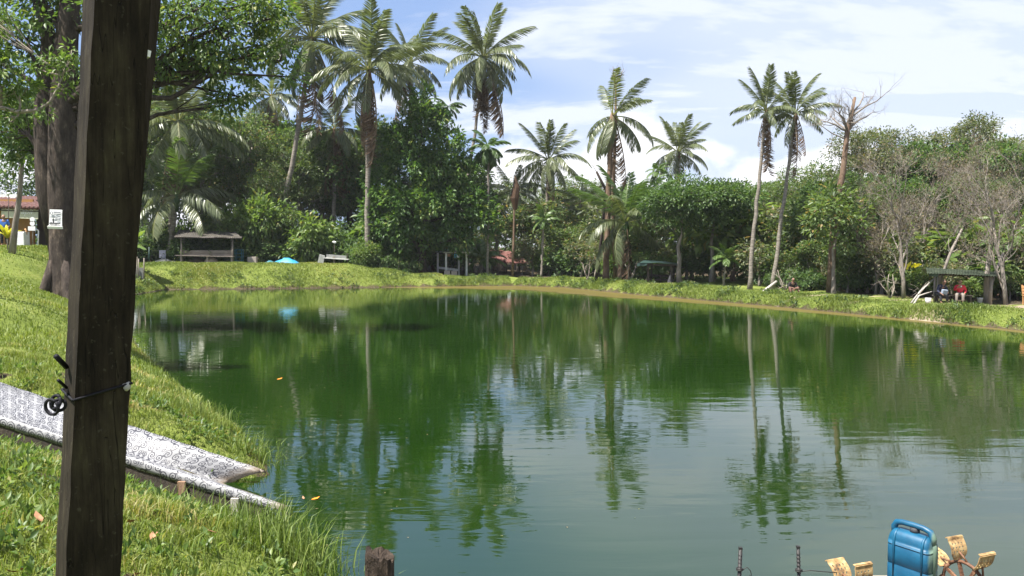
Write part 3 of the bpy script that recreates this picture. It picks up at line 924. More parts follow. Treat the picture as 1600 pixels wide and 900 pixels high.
PROTO['scraggy'] = tree_meshes('scraggy', 19, p, r_, rlobes(9, 8, 0, 0, 2.6, 1.0, 1.0, 1.5, 0.45, 0.8), 8.0, 0.36, 11, 0.24, 0.42, 'leaf_olive', 'bark_pale', 0.9, old=0.12)

# big dense tree: crown reaching the ground, irregular
BIG = [(-2.9, 0, 3.6, 2.2, 2.2, 2.2), (-1.2, -1.0, 5.0, 2.5, 2.2, 2.2), (1.4, -0.8, 5.2, 2.6, 2.3, 2.3), (4.0, 0, 4.9, 2.3, 2.3, 2.1), (5.4, 0.2, 4.0, 1.6, 1.8, 1.5), (-3.3, 0.2, 6.6, 1.9, 2.0, 1.9),
       (-0.9, 0, 8.0, 2.4, 2.3, 2.1), (1.9, 0.2, 8.2, 2.4, 2.3, 2.0), (4.0, 0.5, 7.2, 1.9, 1.9, 1.7), (-1.9, 0.3, 10.2, 1.8, 1.8, 1.7), (0.5, 0.2, 10.9, 1.9, 1.9, 1.8), (2.4, 0.3, 10.2, 1.6, 1.6, 1.5),
       (0.2, 0.3, 12.8, 1.5, 1.5, 1.5), (-0.9, 0.2, 12.2, 1.2, 1.2, 1.1), (1.4, 0.2, 12.3, 1.1, 1.2, 1.0), (0.3, 0.2, 14.1, 0.9, 0.9, 0.9), (-4.3, 0.3, 4.9, 1.3, 1.4, 1.3), (-3.9, 0.2, 8.4, 0.9, 1.0, 0.7), (3.6, 0.2, 9.3, 0.9, 1.0, 0.7), (5.6, 0.1, 5.9, 0.9, 1.0, 0.7), (-2.9, 0.2, 11.4, 0.8, 0.9, 0.6), (3.3, -0.4, 2.9, 1.8, 1.6, 1.3), (-1.0, -0.9, 2.7, 2.0, 1.6, 1.3)]
p, r_ = strunk(10, 13, 0.42)
PROTO['big'] = tree_meshes('big', 20, p, r_, BIG, 5.0, 0.62, 28, 0.40, 0.46, 'leaf_lush', 'bark_dark', 0.15, old=0.008, zmin=1.6)


# ------------------------------------------------------------------ bare trees
def bare_meshes(name, seed, h, r, spread, depth, barkmat, nleaf=0, up=0.25, first=0.3, topless=False):
    rng = np.random.default_rng(seed)
    mb = MB()
    tips = []

    def grow(p, d, L, rad, lev):
        k = 4
        pts, rads = [p], [rad]
        q = np.array(p, float)
        for i in range(k):
            d = unit(d + rng.normal(size=3) * (0.10 if lev == 0 else 0.24) + np.array([0, 0, up * (0.2 if lev else 0.5)]) * 0.5)
            q = q + d * L / k
            pts.append(q.copy())
            rads.append(rad * (1 - 0.55 * (i + 1) / k))
        mb.tube(pts, rads, 8 if lev == 0 else (5 if lev < 2 else 3), lev < 1)
        if lev >= depth:
            tips.append(q)
            return
        n = (6 if lev == 0 else 4)
        for j in range(n):
            t = first + (1 - first) * (j + rng.uniform(0, 1)) / n if lev == 0 else rng.uniform(0.3, 1.0)
            i = min(int(t * k), k - 1)
            s = pts[i] + (pts[i + 1] - pts[i]) * (t * k - i)
            a = rng.uniform(0, 2 * np.pi)
            dd = unit(d * (0.7 if lev else 0.9) + spread * np.array([np.cos(a), np.sin(a), rng.uniform(-0.1, 0.5)]))
            grow(s, dd, L * rng.uniform(0.45, 0.72), max(rads[i] * 0.55, 0.010), lev + 1)
        if not topless:
            grow(q, d, L * 0.55, rads[-1], lev + 1)
    grow(np.array([0, 0, -0.2]), np.array([0, 0, 1.0]), h, r, 0)
    me = bpy.data.meshes.new(name + '_trunk')
    me.from_pydata(mb.v, [], mb.f)
    me.materials.append(MATS[barkmat])
    me.polygons.foreach_set('use_smooth', [True] * len(me.polygons))
    tips = np.array(tips)
    if not nleaf:
        return me, None
    tips = tips[rng.uniform(0, 1, len(tips)) < 0.8]
    V, T, t = clump_leaves(rng, tips, np.full(len(tips), 0.35), nleaf, 0.15, 0.4, unit(tips - np.array([0, 0, h * 0.5])), 0.5)
    return me, np_mesh(name + '_crown', V, T, 'leaf_dry', t)


PROTO['bare_a'] = bare_meshes('bare_a', 31, 5.4, 0.16, 0.62, 4, 'bark_grey', 3, 0.75, 0.12)
PROTO['bare_b'] = bare_meshes('bare_b', 32, 5.8, 0.17, 0.60, 4, 'bark_grey', 3, 0.8, 0.10)


# ------------------------------------------------------------------ palms
def frond_mesh(name, seed, bend, hang, mat, nl=60, wl=0.022, ragged=0.0, lw=0.19, stalk=0.16):
    """a feather leaf of unit length along +X, bending down"""
    rng = np.random.default_rng(seed)
    K = 14
    P = [np.zeros(3)]
    Tn = []
    for i in range(K):
        t = (i + 0.5) / K
        a = -bend * t ** 1.25
        tn = np.array([math.cos(a), 0.04 * math.sin(seed + t * 3), math.sin(a)])
        Tn.append(unit(tn))
        P.append(P[-1] + unit(tn) / K)
    P = np.array(P)
    V, T, tint = [], [], []

    def quadstrip(pts, ws, side, tv):
        o = len(V)
        for q, w in zip(pts, ws):
            V.append(q - side * w / 2)
            V.append(q + side * w / 2)
            tint.extend([tv, tv])
        for i in range(len(pts) - 1):
            a = o + 2 * i
            T.append((a, a + 1, a + 3))
            T.append((a, a + 3, a + 2))
    # midrib, a shallow V of two strips
    rw = [0.022 * (1 - 0.85 * i / K) + 0.003 for i in range(K + 1)]
    quadstrip(P, rw, np.array([0, 1.0, 0]), 0.8)
    quadstrip(P - np.array([0, 0, 0.004]), rw, np.array([0, 0, 1.0]), 0.8)
    for sgn in (-1, 1):
        for j in range(nl):
            t = stalk + (1 - stalk) * (j + rng.uniform(0, 0.7)) / nl
            if rng.uniform() < ragged:
                continue
            f = t * K
            i = min(int(f), K - 1)
            p0 = P[i] + (P[i + 1] - P[i]) * (f - i)
            tn = Tn[i]
            up = np.cross(tn, np.array([0, 1.0, 0])) * -1
            u = (t - stalk) / (1 - stalk)
            ln = lw * (0.55 + 0.75 * math.sin(math.pi * min(1, u * 0.86 + 0.12))) * rng.uniform(0.85, 1.1)
            fw = 0.35 + 0.75 * u
            sd = unit(np.array([0, sgn * 1.0, 0]) + tn * fw + up * 0.22 + rng.normal(size=3) * 0.07)
            g = np.array([0, 0, -1.0])
            d1 = unit(sd + g * hang * 0.5)
            d2 = unit(sd + g * hang * 1.6)
            p1 = p0 + d1 * ln * 0.5
            p2 = p1 + d2 * ln * 0.5
            wd = np.cross(d1, np.cross(tn, d1))
            wd = unit(unit(wd) * 0.8 + rng.normal(size=3) * 0.3)
            w = wl * rng.uniform(0.7, 1.1)
            tv = float(np.clip(rng.normal(0.4, 0.13), 0, 0.95))
            o = len(V)
            for q, ww in ((p0, w * 0.5), (p1, w * 0.9)):
                V.append(q - wd * ww / 2)
                V.append(q + wd * ww / 2)
            V.append(p2)
            tint.extend([tv] * 5)
            T.extend([(o, o + 1, o + 3), (o, o + 3, o + 2), (o + 2, o + 3, o + 4)])
    return np_mesh(name, np.array(V), np.array(T), mat, np.array(tint))


FR = {'up': [frond_mesh('frond_up', 1, 0.5, 0.45, 'palm_leaf'), frond_mesh('frond_up', 2, 0.8, 0.7, 'palm_leaf')],
      'mid': [frond_mesh('frond_mid', 3, 1.05, 1.1, 'palm_leaf', ragged=0.06), frond_mesh('frond_mid', 4, 1.35, 1.5, 'palm_leaf', ragged=0.14), frond_mesh('frond_mid', 21, 1.6, 1.2, 'palm_leaf', ragged=0.10)],
      'low': [frond_mesh('frond_low', 5, 0.9, 1.3, 'palm_leaf', ragged=0.08), frond_mesh('frond_low', 6, 1.1, 1.1, 'palm_leaf', ragged=0.15)],
      'young': [frond_mesh('frond_young', 7, 0.45, 0.2, 'palm_young'), frond_mesh('frond_young', 8, 0.7, 0.35, 'palm_young')],
      'dead': [frond_mesh('frond_dead', 9, 0.35, 1.2, 'palm_dead', 40, 0.020, 0.3), frond_mesh('frond_dead', 10, 0.6, 1.4, 'palm_dead', 40, 0.02, 0.4)],
      'areca': [frond_mesh('frond_areca', 11, 1.3, 0.45, 'palm_young', 22, 0.075, 0, 0.26), frond_mesh('frond_areca', 12, 1.0, 0.35, 'palm_young', 22, 0.075, 0, 0.26)],
      'areca_dark': [frond_mesh('frond_areca_dark', 13, 1.5, 0.7, 'leaf_deep', 22, 0.085, 0, 0.28), frond_mesh('frond_areca_dark', 14, 1.2, 0.6, 'leaf_deep', 22, 0.085, 0, 0.28)],
      'dry': [frond_mesh('frond_dry', 15, 0.9, 1.0, 'yellow_leaf', ragged=0.1)]}


def palm(label, base, crown, L, n=22, dead=0, r=0.21, seed=0, kind='coconut', bow=0.0, emax=82, emin=-42, nuts=0, bark='palm_bark', rtop=0.6, lop=None, group=None, spear=True):
    q = random.Random(seed * 7 + 3)
    t = thing('coconut_palm' if kind == 'coconut' else 'areca_palm', label, 'palm tree', base, 0, group)
    top = Vector(crown) - Vector(base)
    pts, rad = [], []
    K = 14
    for i in range(K + 1):
        u = i / K
        # leans first, then straightens towards the crown
        hx = (u * (1 + bow) - bow * u * u)
        pts.append((top.x * hx + 0.05 * q.uniform(-1, 1) * (0 < i < K), top.y * hx, top.z * u - (0.3 if i == 0 else 0)))
        rad.append(r * ((1.35 if i == 0 else 1.0) - (1 - rtop) * u) * (1 + 0.05 * q.uniform(-1, 1)))
    mb = MB()
    mb.tube(pts, rad, 8)
    mb.build('trunk', bark, t, True)
    rough = MB()
    rough.tube([top - Vector((0, 0, 0.9 * r / 0.2)), top - Vector((0, 0, 0.3)), top + Vector((0, 0, 0.35 * r / 0.2))], [rad[-1] * 1.0, rad[-1] * 1.7, rad[-1] * 0.6], 8)
    rough.build('crown_shaft', 'palm_young' if kind != 'coconut' else 'bark_brown', t, True)
    wind, gust = q.uniform(-0.9, 0.9) + math.pi, q.uniform(6, 20)
    for i in range(n):
        u = (i + 0.5) / n
        az = i * 2.39996 + q.uniform(-0.35, 0.35) + seed
        if kind == 'coconut' and q.random() < 0.10:
            continue
        if lop is not None and i > n * 0.25 and math.cos(az - lop[0]) < lop[1]:
            continue
        el = emax + (emin - emax) * u ** 0.9 + q.uniform(-13, 13) - gust * math.cos(az - wind) * u
        if kind == 'coconut':
            key = 'up' if u < 0.33 else ('mid' if u < 0.7 else 'low')
            ln = L * (0.82 + 0.18 * math.sin(math.pi * min(1, u + 0.25))) * q.uniform(0.9, 1.08)
        elif kind == 'young':
            key = 'young' if u < 0.4 else 'mid'
            ln = L * q.uniform(0.85, 1.1)
        else:
            key = kind
            ln = L * q.uniform(0.85, 1.1)
        f = link('frond', q.choice(FR[key]), t)
        f.location = top + Vector((math.cos(az), math.sin(az), 0)) * rad[-1] * 0.8 + Vector((0, 0, 0.25 * (1 - u) * r / 0.2))
        f.rotation_mode = 'ZYX' if False else 'XYZ'
        f.rotation_euler = Euler((q.uniform(-0.35, 0.35), -R(el), az), 'XYZ')
        f.scale = (ln, ln, ln)
    if spear and kind == 'coconut':
        f = link('frond', FR['up'][0], t)
        f.location = top
        f.rotation_euler = (0, -R(86), seed)
        f.scale = (L * 0.8, L * 0.35, L * 0.8)
    for i in range(dead):
        az = i * 2.39996 + seed * 1.7
        f = link('dead_frond', FR['dead'][i % 2], t)
        f.location = top + Vector((math.cos(az), math.sin(az), -0.6)) * rad[-1]
        f.rotation_euler = Euler((q.uniform(-0.4, 0.4), R(q.uniform(62, 84)), az), 'XYZ')
        ln = L * q.uniform(0.75, 1.45)
        f.scale = (ln, ln * 0.7, ln * 0.9)
    if nuts:
        for i in range(nuts):
            az = i * 2.1 + seed
            nb = MB()
            c = top + Vector((math.cos(az) * 0.42, math.sin(az) * 0.42, -0.45 - 0.25 * (i % 3)))
            nb.tube([c + Vector((0, 0, 0.17)), c + Vector((0, 0, 0.1)), c, c - Vector((0, 0, 0.1)), c - Vector((0, 0, 0.17))], [0.03, 0.12, 0.15, 0.11, 0.02], 7)
            nb.build('coconut', 'coconut_husk', t, True)
    return t


def palm_px(label, bx, Y, cx, cy, Lpx, **kw):
    b = on_ground(bx, Y)
    c = at(cx, cy, Y=Y)
    kw['n'] = int(kw.get('n', 22) * 1.25)
    return palm(label, b, c, 0.80 * Lpx * Y / FPX, **kw)


# palms on the left, above the plank shelter
palm_px('tallest coconut palm with a long leaning pale trunk, crown cut by the picture top', 424, 76, 487, 62, 138, n=24, dead=6, r=0.30, seed=1, bow=0.25, nuts=5)
palm_px('coconut palm with a straight pale trunk rising from a vine covered mound', 573, 71, 576, 112, 128, n=26, dead=8, r=0.27, seed=2, bow=0.1, nuts=6)
palm_px('coconut palm half hidden behind the straight trunked palm, crown against blue sky', 648, 88, 640, 100, 100, n=20, dead=3, r=0.24, seed=3)
palm_px('coconut palm with a thick brown skirt of dead fronds and bare sky all around it', 700, 80, 755, 92, 108, n=27, dead=17, r=0.21, seed=4, bow=0.5, emin=-58)
palm_px('yellowish coconut palm behind the hanging branches of the big left tree', 412, 86, 424, 152, 86, n=18, dead=5, r=0.22, seed=5, emax=60)
palm_px('lower coconut palm hung with dead fronds between the two tall left palms', 522, 81, 522, 205, 92, n=17, dead=10, r=0.24, seed=6, emax=65)
palm_px('short coconut palm with silvery arching fronds beside the dark wooden post', 262, 72.5, 278, 192, 150, n=21, dead=3, r=0.26, seed=7, kind='coconut')
palm_px('young coconut palm with broad fronds drooping over the plank shelter roof', 262, 71.5, 276, 308, 138, n=17, dead=0, r=0.30, seed=8, kind='young', emax=80, emin=-25)
palm_px('slender dark leaved areca palm with a drooping bushy crown', 762, 73, 763, 232, 44, n=15, r=0.12, seed=9, kind='areca_dark', emax=75, emin=-60, rtop=0.8)
palm_px('small areca palm crown peeping over the big dense tree', 697, 84, 699, 168, 34, n=9, r=0.10, seed=10, kind='areca_dark', emax=70, emin=-30)
palm_px('full coconut palm with silver green fronds in the gap beside the white cloud', 850, 79, 857, 252, 86, n=25, dead=2, r=0.24, seed=11, nuts=5, emin=-62)
palm_px('coconut palm with a thick brown trunk and thin crown topped by dead twigs', 946, 63, 957, 185, 104, n=15, emax=58, spear=False, dead=4, r=0.26, seed=12, bow=-0.3, bark='bark_brown', emin=-48, rtop=0.75)
palm_px('small round crowned coconut palm standing behind the dark leafed tree', 1060, 84, 1060, 240, 76, n=22, dead=1, r=0.22, seed=13, emin=-40)
palm_px('short wide coconut palm by the low bank with long arching silvery fronds', 968, 62, 978, 350, 122, n=16, dead=2, r=0.28, seed=14, kind='young', emax=85, emin=-12, bark='bark_brown')
palm_px('tall lean coconut palm, left one of the close pair by the fallen white pole', 1171, 50.5, 1197, 176, 84, n=13, dead=6, r=0.155, seed=15, bow=-0.25, emax=88, emin=-12)
palm_px('tall lean coconut palm, right one of the close pair by the fallen white pole', 1207, 51, 1243, 178, 86, n=15, dead=6, r=0.155, seed=16, bow=-0.1, emax=88, emin=-25)
palm_px('bright green areca palm with orange fruit stalks in front of the full coconut palm', 846, 73.5, 849, 345, 34, n=9, r=0.12, seed=17, kind='areca', emax=75, emin=-10, rtop=0.9)
palm_px('small areca palm below the round crowned coconut palm', 1026, 72, 1027, 268, 30, n=9, r=0.09, seed=18, kind='areca', emax=75, emin=-20)
palm_px('pale feathery palm in the thicket right of the slender dark areca', 802, 84, 803, 300, 66, n=13, r=0.18, seed=19, emax=70, emin=-35)
palm_px('pale feathery palm in the thicket left of the thick brown trunk', 905, 80, 907, 318, 60, n=13, r=0.18, seed=20, emax=70, emin=-30)
palm_px('low palm with lush green fronds just behind the two white pole supports', 752, 75, 752, 405, 46, n=11, r=0.14, seed=21, kind='areca', emax=75, emin=0)
palm_px('tall dark palm almost hidden behind the wooden post', 213, 76, 214, 190, 82, n=16, dead=4, r=0.24, seed=22)
palm_px('low leafy palm at the foot of the close pair of tall palms', 1130, 55, 1135, 405, 38, n=10, r=0.10, seed=23, kind='areca', emax=78, emin=5)

# dead palm pole with a ragged brown head
b = on_ground(800, 72.5)
t = thing('dead_palm', 'bare thin palm pole ending in a ragged brown dead head', 'dead palm', b)
tp_ = at(805, 290, Y=72.5) - b
mb = MB()
mb.tube([(0, 0, -0.3), (tp_.x * 0.3 + 0.05, 0, tp_.z * 0.35), (tp_.x * 0.7, 0, tp_.z * 0.7), tp_], [0.14, 0.11, 0.10, 0.13], 7)
mb.build('trunk', 'bark_brown', t, True)
mb = MB()
mb.tube([tp_ - Vector((0, 0, 2.3)), tp_ - Vector((0.05, 0, 1.2)), tp_ + Vector((0.1, 0, -0.2)), tp_ + Vector((0.0, 0, 0.9))], [0.16, 0.42, 0.34, 0.05], 8)
mb.build('dead_head', 'palm_dead', t, False)
for i in range(5):
    f = link('dead_frond', FR['dead'][i % 2], t)
    f.location = tp_
    f.rotation_euler = (0, R(76), i * 1.3)
    f.scale = (2.2, 1.4, 2.2)


# ------------------------------------------------------------------ forest
def top_scale(px, Y, ytop, hproto):
    b = on_ground(px, Y)
    return b, (at(px, ytop, Y=Y).z - b.z) / hproto


HT = {'dense': 13.2, 'airy': 13.4, 'tall': 16.4, 'round': 8.4, 'leggy': 5.8, 'shrub': 2.4, 'bigleaf': 2.9, 'lowdark': 2.4, 'scraggy': 4.6, 'big': 15.0}
HT = {k_: float(np.percentile(np.array([v.co.z for v in PROTO[k_][1].vertices]), 99.3)) for k_ in HT}


MARKS = [(100, 'the huge dark trunked tree'), (206, 'the dark wooden post'), (262, 'the short silvery palm'), (323, 'the plank shelter'), (374, 'the blue rack'), (424, 'the leaning pale palm trunk'), (470, 'the blue tarpaulin'),
         (522, 'the board table'), (573, 'the straight pale palm trunk'), (643, 'the largest dense tree'), (706, 'the white posts'), (762, 'the slender dark areca'), (800, 'the dead palm pole'), (848, 'the full coconut palm'), (905, 'the crooked dead stem'), (946, 'the thick brown palm trunk'),
         (978, 'the short wide palm'), (1030, 'the green roofed shelter'), (1075, 'the dark round crowned tree'), (1125, 'the open grassy gap'), (1171, 'the left lean palm'), (1207, 'the right lean palm'), (1240, 'the crouching person'), (1300, 'the dead broken trunk'), (1360, 'the slim bare tree'),
         (1412, 'the forked grey bare tree'), (1465, 'the person in navy'), (1500, 'the person in red'), (1548, 'the mossy trunk'), (1580, 'the wide bare tree'), (1640, 'the right edge')]


USED = {}


def near_mark(px):
    return min(MARKS, key=lambda m_: abs(m_[0] - px))[1]


def plant(key, px, Y, ytop, label, group=None, wide=1.0, cat='tree', name='broadleaf_tree', rz=None):
    q = random.Random(int(px * 13 + Y * 7 + ytop))
    if group:
        label = label + ' by ' + near_mark(px)
        if label in USED:
            label += ', standing farther back' if Y > USED[label] else ', standing nearer'
        USED.setdefault(label, Y)
    b, s = top_scale(px, Y, ytop, HT[key])
    b.z -= 0.05
    rz = q.uniform(0, 6.28) if rz is None else rz
    return make_tree(name, label, cat, PROTO[key], b, rz, (s * wide, s * wide, s), group)


plant('big', 658, 72.5, 148, 'largest dense dark green tree, its leafy crown reaching the ground beside the white posts', None, 0.86, rz=0.0)
plant('round', 1062, 57.5, 278, 'dark round crowned tree on several thin stems behind the green roofed shelter', None, 1.12)
plant('round', 1112, 58.5, 272, 'dark round crowned tree with a pale straight stem beside the open grassy gap', None, 1.05)
G = 'trees at the back of the left bank'
for key, px, Y, yt, w in (('airy', 228, 92, 120, 1.1), ('dense', 262, 86, 150, 1.2), ('airy', 318, 78, 165, 1.0), ('airy', 352, 84, 172, 1.1), ('airy', 396, 80, 178, 1.0), ('dense', 440, 88, 188, 1.2),
                          ('airy', 470, 82, 205, 1.0), ('airy', 505, 90, 200, 1.15), ('dense', 548, 86, 195, 1.1), ('airy', 590, 84, 185, 1.0), ('dense', 180, 92, 130, 1.2), ('airy', 420, 76, 255, 0.9), ('dense', 375, 92, 180, 1.2), ('dense', 130, 90, 140, 1.2), ('dense', 520, 95, 230, 1.3)):
    plant(key, px, Y, yt, 'leafy forest tree behind the left palms', G, w)
G2 = 'trees in the thicket behind the red roofed hut'
for key, px, Y, yt, w in (('dense', 712, 84, 246, 1.1), ('airy', 775, 92, 276, 1.2), ('airy', 818, 96, 284, 1.2), ('airy', 868, 90, 284, 1.1), ('airy', 900, 94, 274, 1.2), ('airy', 935, 84, 284, 1.1), ('airy', 985, 88, 289, 1.2), ('dense', 1020, 86, 289, 1.2), ('airy', 850, 84, 340, 0.9), ('leggy', 790, 85, 335, 1.3), ('leggy', 885, 78, 350, 1.3), ('leggy', 920, 74, 340, 1.2), ('leggy', 1005, 70, 335, 1.2)):
    plant(key, px, Y, yt, 'mid green tree in the thicket', G2, w)
G3 = 'forest trees behind the right bank'
for key, px, Y, yt, w in (('airy', 1150, 84, 292, 1.1), ('airy', 1172, 76, 312, 1.0), ('dense', 1200, 76, 285, 1.2), ('airy', 1238, 70, 262, 1.1), ('airy', 1272, 66, 258, 1.1), ('tall', 1335, 64, 205, 1.0), ('tall', 1382, 66, 200, 1.1),
                          ('dense', 1300, 62, 275, 1.1), ('tall', 1425, 64, 232, 1.1), ('dense', 1460, 62, 222, 1.1), ('tall', 1508, 64, 182, 1.0), ('dense', 1540, 60, 232, 1.1), ('tall', 1590, 62, 214, 1.1), ('tall', 1650, 60, 205, 1.1),
                          ('dense', 1400, 58, 275, 1.0), ('dense', 1500, 56, 270, 1.0), ('airy', 1350, 57, 285, 1.0), ('dense', 1600, 54, 280, 1.0), ('dense', 1690, 54, 260, 1.0), ('tall', 1470, 68, 205, 1.0), ('airy', 1560, 70, 218, 1.2)):
    plant(key, px, Y, yt, 'leafy forest tree behind the right bank', G3, w)
plant('leggy', 1262, 53, 300, 'leafy tree with large drooping leaves right of the pair of tall palms', None, 1.0)
plant('leggy', 1303, 45.6, 285, 'leafy tree wrapped round the foot of the dead broken trunk', None, 1.05)
plant('leggy', 1338, 50, 300, 'bushy tree between the dead broken trunk and the grey bare trees', None, 1.0)
plant('leggy', 1232, 56, 330, 'leafy tree behind the person in black sitting on the bank', None, 1.1)
plant('bigleaf', 492, 71.3, 332, 'bright big leaved shrub beside the leaning pale palm trunk', None, 0.8, 'shrub', 'leafy_shrub')
plant('shrub', 394, 72.0, 302, 'tall bright green feathery shrub right of the plank shelter', None, 0.72, 'shrub', 'leafy_shrub')
plant('shrub', 352, 73, 330, 'rounded bright shrub directly behind the plank shelter', None, 0.9, 'shrub', 'leafy_shrub')
plant('shrub', 573, 70.1, 378, 'mound of green creeper wrapped round the foot of the straight palm', None, 0.9, 'creeper', 'creeper_mound')
GS = 'undergrowth shrubs along the forest edge'
qs = random.Random(77)


def bank_depth(px):
    return float(np.interp(px, [100, 200, 540, 650, 720, 850, 940, 1000, 1100, 1200, 1300, 1400, 1500, 1600, 1700], [60, 70.5, 71.5, 73, 76, 75.5, 67.5, 63.5, 59.5, 52.5, 48, 44.5, 42, 39.5, 38]))


lab = {'shrub': 'bright leafy shrub in the undergrowth', 'lowdark': 'dark leafy shrub in the undergrowth', 'bigleaf': 'large leaved shrub in the undergrowth',
       'scraggy': 'thin scraggy shrub in the undergrowth', 'leggy': 'thin young tree in the undergrowth'}
px = 205
while px < 1690:
    if px < 640:
        key = qs.choice(['lowdark', 'lowdark', 'shrub', 'leggy'])
    elif px < 1180:
        key = qs.choice(['shrub', 'bigleaf', 'lowdark', 'leggy', 'scraggy'])
    else:
        key = qs.choice(['scraggy', 'scraggy', 'leggy', 'lowdark', 'shrub', 'bigleaf'])
    for row in range(2):
        Y = bank_depth(px) + qs.uniform(0.2, 2.0) + row * qs.uniform(2.5, 4.5)
        if 1075 < px < 1170 and row == 0:
            continue
        if 752 < px < 812 and Y < 84:
            continue
        if 672 < px < 740 and row == 0:
            continue
        hpx = qs.uniform(26, 60) * (0.8 if key in ('shrub', 'lowdark') else 1.5) * (1.0 if row == 0 else 1.5)
        b = on_ground(px, Y)
        gy_ = 450 - FPX * ((b.z - CAM_H) * CP + Y * SP) / (Y * CP - (b.z - CAM_H) * SP)
        plant(key, px + qs.uniform(-8, 8), Y, gy_ - hpx, lab[key], GS, qs.uniform(1.0, 1.4), 'shrub', 'leafy_shrub')
    px += qs.uniform(14, 24)
# far wall of forest
rngf = np.random.default_rng(99)
Cf, Of = [], []
for i in range(2600):
    pxf = rngf.uniform(-250, 1900)
    Yf = np.interp(pxf, [0, 600, 900, 1200, 1600], [96, 100, 105, 88, 78]) + rngf.uniform(0, 8)
    topz = np.interp(pxf, [-200, 200, 420, 600, 760, 950, 1140, 1300, 1500, 1900], [16, 15, 12.5, 12, 7.5, 7.5, 8, 10, 12.5, 13]) + 1.5 * math.sin(pxf * 0.03) + 1.0 * math.sin(pxf * 0.11)
    Cf.append(((pxf - 800) / FPX * Yf, Yf, 1.0 + rngf.uniform(0, 1) ** 0.8 * topz))
    Of.append((0, -0.6, 0.6))
V, T, tt = clump_leaves(rngf, np.array(Cf), rngf.uniform(0.7, 1.6, len(Cf)), 30, 0.55, 0.5, np.array(Of))
tag(link('far_woods', np_mesh('far_woods', V, T, 'leaf_deep', tt)), 'distant mass of forest foliage closing off the view', None, None, 'stuff')

# ------------------------------------------------------------------ bare and dead trees on the right


BH = {k_: max(v.co.z for v in PROTO[k_][0].vertices) for k_ in ('bare_a', 'bare_b')}


def bare(key, label, px, Y, ytop, rz=0.0, hp_=None, wide=0.85):
    hp_ = BH[key]
    b = on_ground(px, Y)
    s = (at(px, ytop, Y=Y).z - b.z) / hp_
    t = thing('bare_tree', label, 'bare tree', b, rz)
    t.scale = (s * wide, s * wide, s)
    link('trunk', PROTO[key][0], t)
    link('crown', PROTO[key][1], t)
    return t


bare('bare_a', 'grey bare tree with forked pale limbs beside the dark clothed person', 1412, 42.5, 222, 0.4)
bare('bare_b', 'wide grey bare tree with twiggy crown right of the shelter with the red shirted person', 1572, 38.5, 195, 2.0, None, 1.0)
bare('bare_b', 'grey bare tree rising behind the shelter roof of the red shirted person', 1488, 45, 248, 4.0)
bare('bare_a', 'slim bare tree left of the forked grey bare tree', 1368, 46, 300, 3.2)
bare('bare_b', 'bare twiggy tree at the far right edge', 1640, 39, 235, 1.0)
bare('bare_a', 'tall thin bare tree close behind the forked grey bare tree', 1440, 47, 235, 2.2)
bare('bare_b', 'bare tree half hidden by the mossy trunk', 1600, 44, 200, 3.0)
bare('bare_a', 'thin grey leafless tree right of the dead broken trunk', 1345, 48, 270, 0.9)
bare('bare_a', 'small bare tree with brown twigs between the two grey bare trees', 1530, 48, 235, 5.1)

# tall dead broken trunk with twigs
b = on_ground(1297, 47)
t = thing('dead_tree', 'tall dead broken trunk with a bare crown of twigs against the sky', 'dead tree', b)
mb = MB()
cpts = [Vector((0, 0, -0.3))] + [at(x_, y_, Y=47) - b for x_, y_ in ((1300, 400), (1304, 330), (1317, 270), (1324, 205), (1336, 152))]
mb.tube(cpts, [0.26, 0.22, 0.19, 0.17, 0.15, 0.08], 9)
mb.build('trunk', 'bark_brown', t, True)


def twigs(seed, start, dirs, L, r, mat, parent, depth=3, n=4, name='branch'):
    rng = np.random.default_rng(seed)
    for d0 in dirs:
        mb = MB()

        def go(p, d, L, r, lev):
            pts, rad = [p], [r]
            q_ = np.array(p, float)
            for i in range(4):
                d = unit(d + rng.normal(size=3) * 0.22 + np.array([0, 0, 0.08]))
                q_ = q_ + d * L / 4
                pts.append(q_.copy())
                rad.append(r * (1 - 0.17 * (i + 1)))
            mb.tube(pts, rad, 4 if lev else 5, lev == 0)
            if lev < depth:
                for j in range(n):
                    i = rng.integers(1, 5)
                    go(pts[i], unit(d + rng.normal(size=3) * 0.65), L * rng.uniform(0.4, 0.65), rad[i] * 0.6, lev + 1)
        go(np.array(start), unit(np.array(d0, float)), L, r, 0)
        mb.build(name, mat, parent, True)


tw = cpts[4]
twigs(3, tw, [(-0.9, 0.1, 0.55), (-0.6, -0.2, 0.9), (0.15, 0.2, 1.2), (0.7, -0.1, 0.8), (-0.3, 0.3, 1.0), (0.4, 0.2, 0.9), (-0.9, -0.2, 0.1)], 1.9, 0.075, 'bark_grey', t, 3, 5)
twigs(4, cpts[4] * 0.6 + cpts[5] * 0.4, [(1.0, 0, 0.22), (0.5, 0.3, 1.0)], 2.3, 0.07, 'bark_grey', t, 2)
twigs(5, cpts[4] - Vector((0, 0, 0.5)), [(-1.0, 0.1, 0.35)], 2.1, 0.05, 'bark_grey', t, 2)

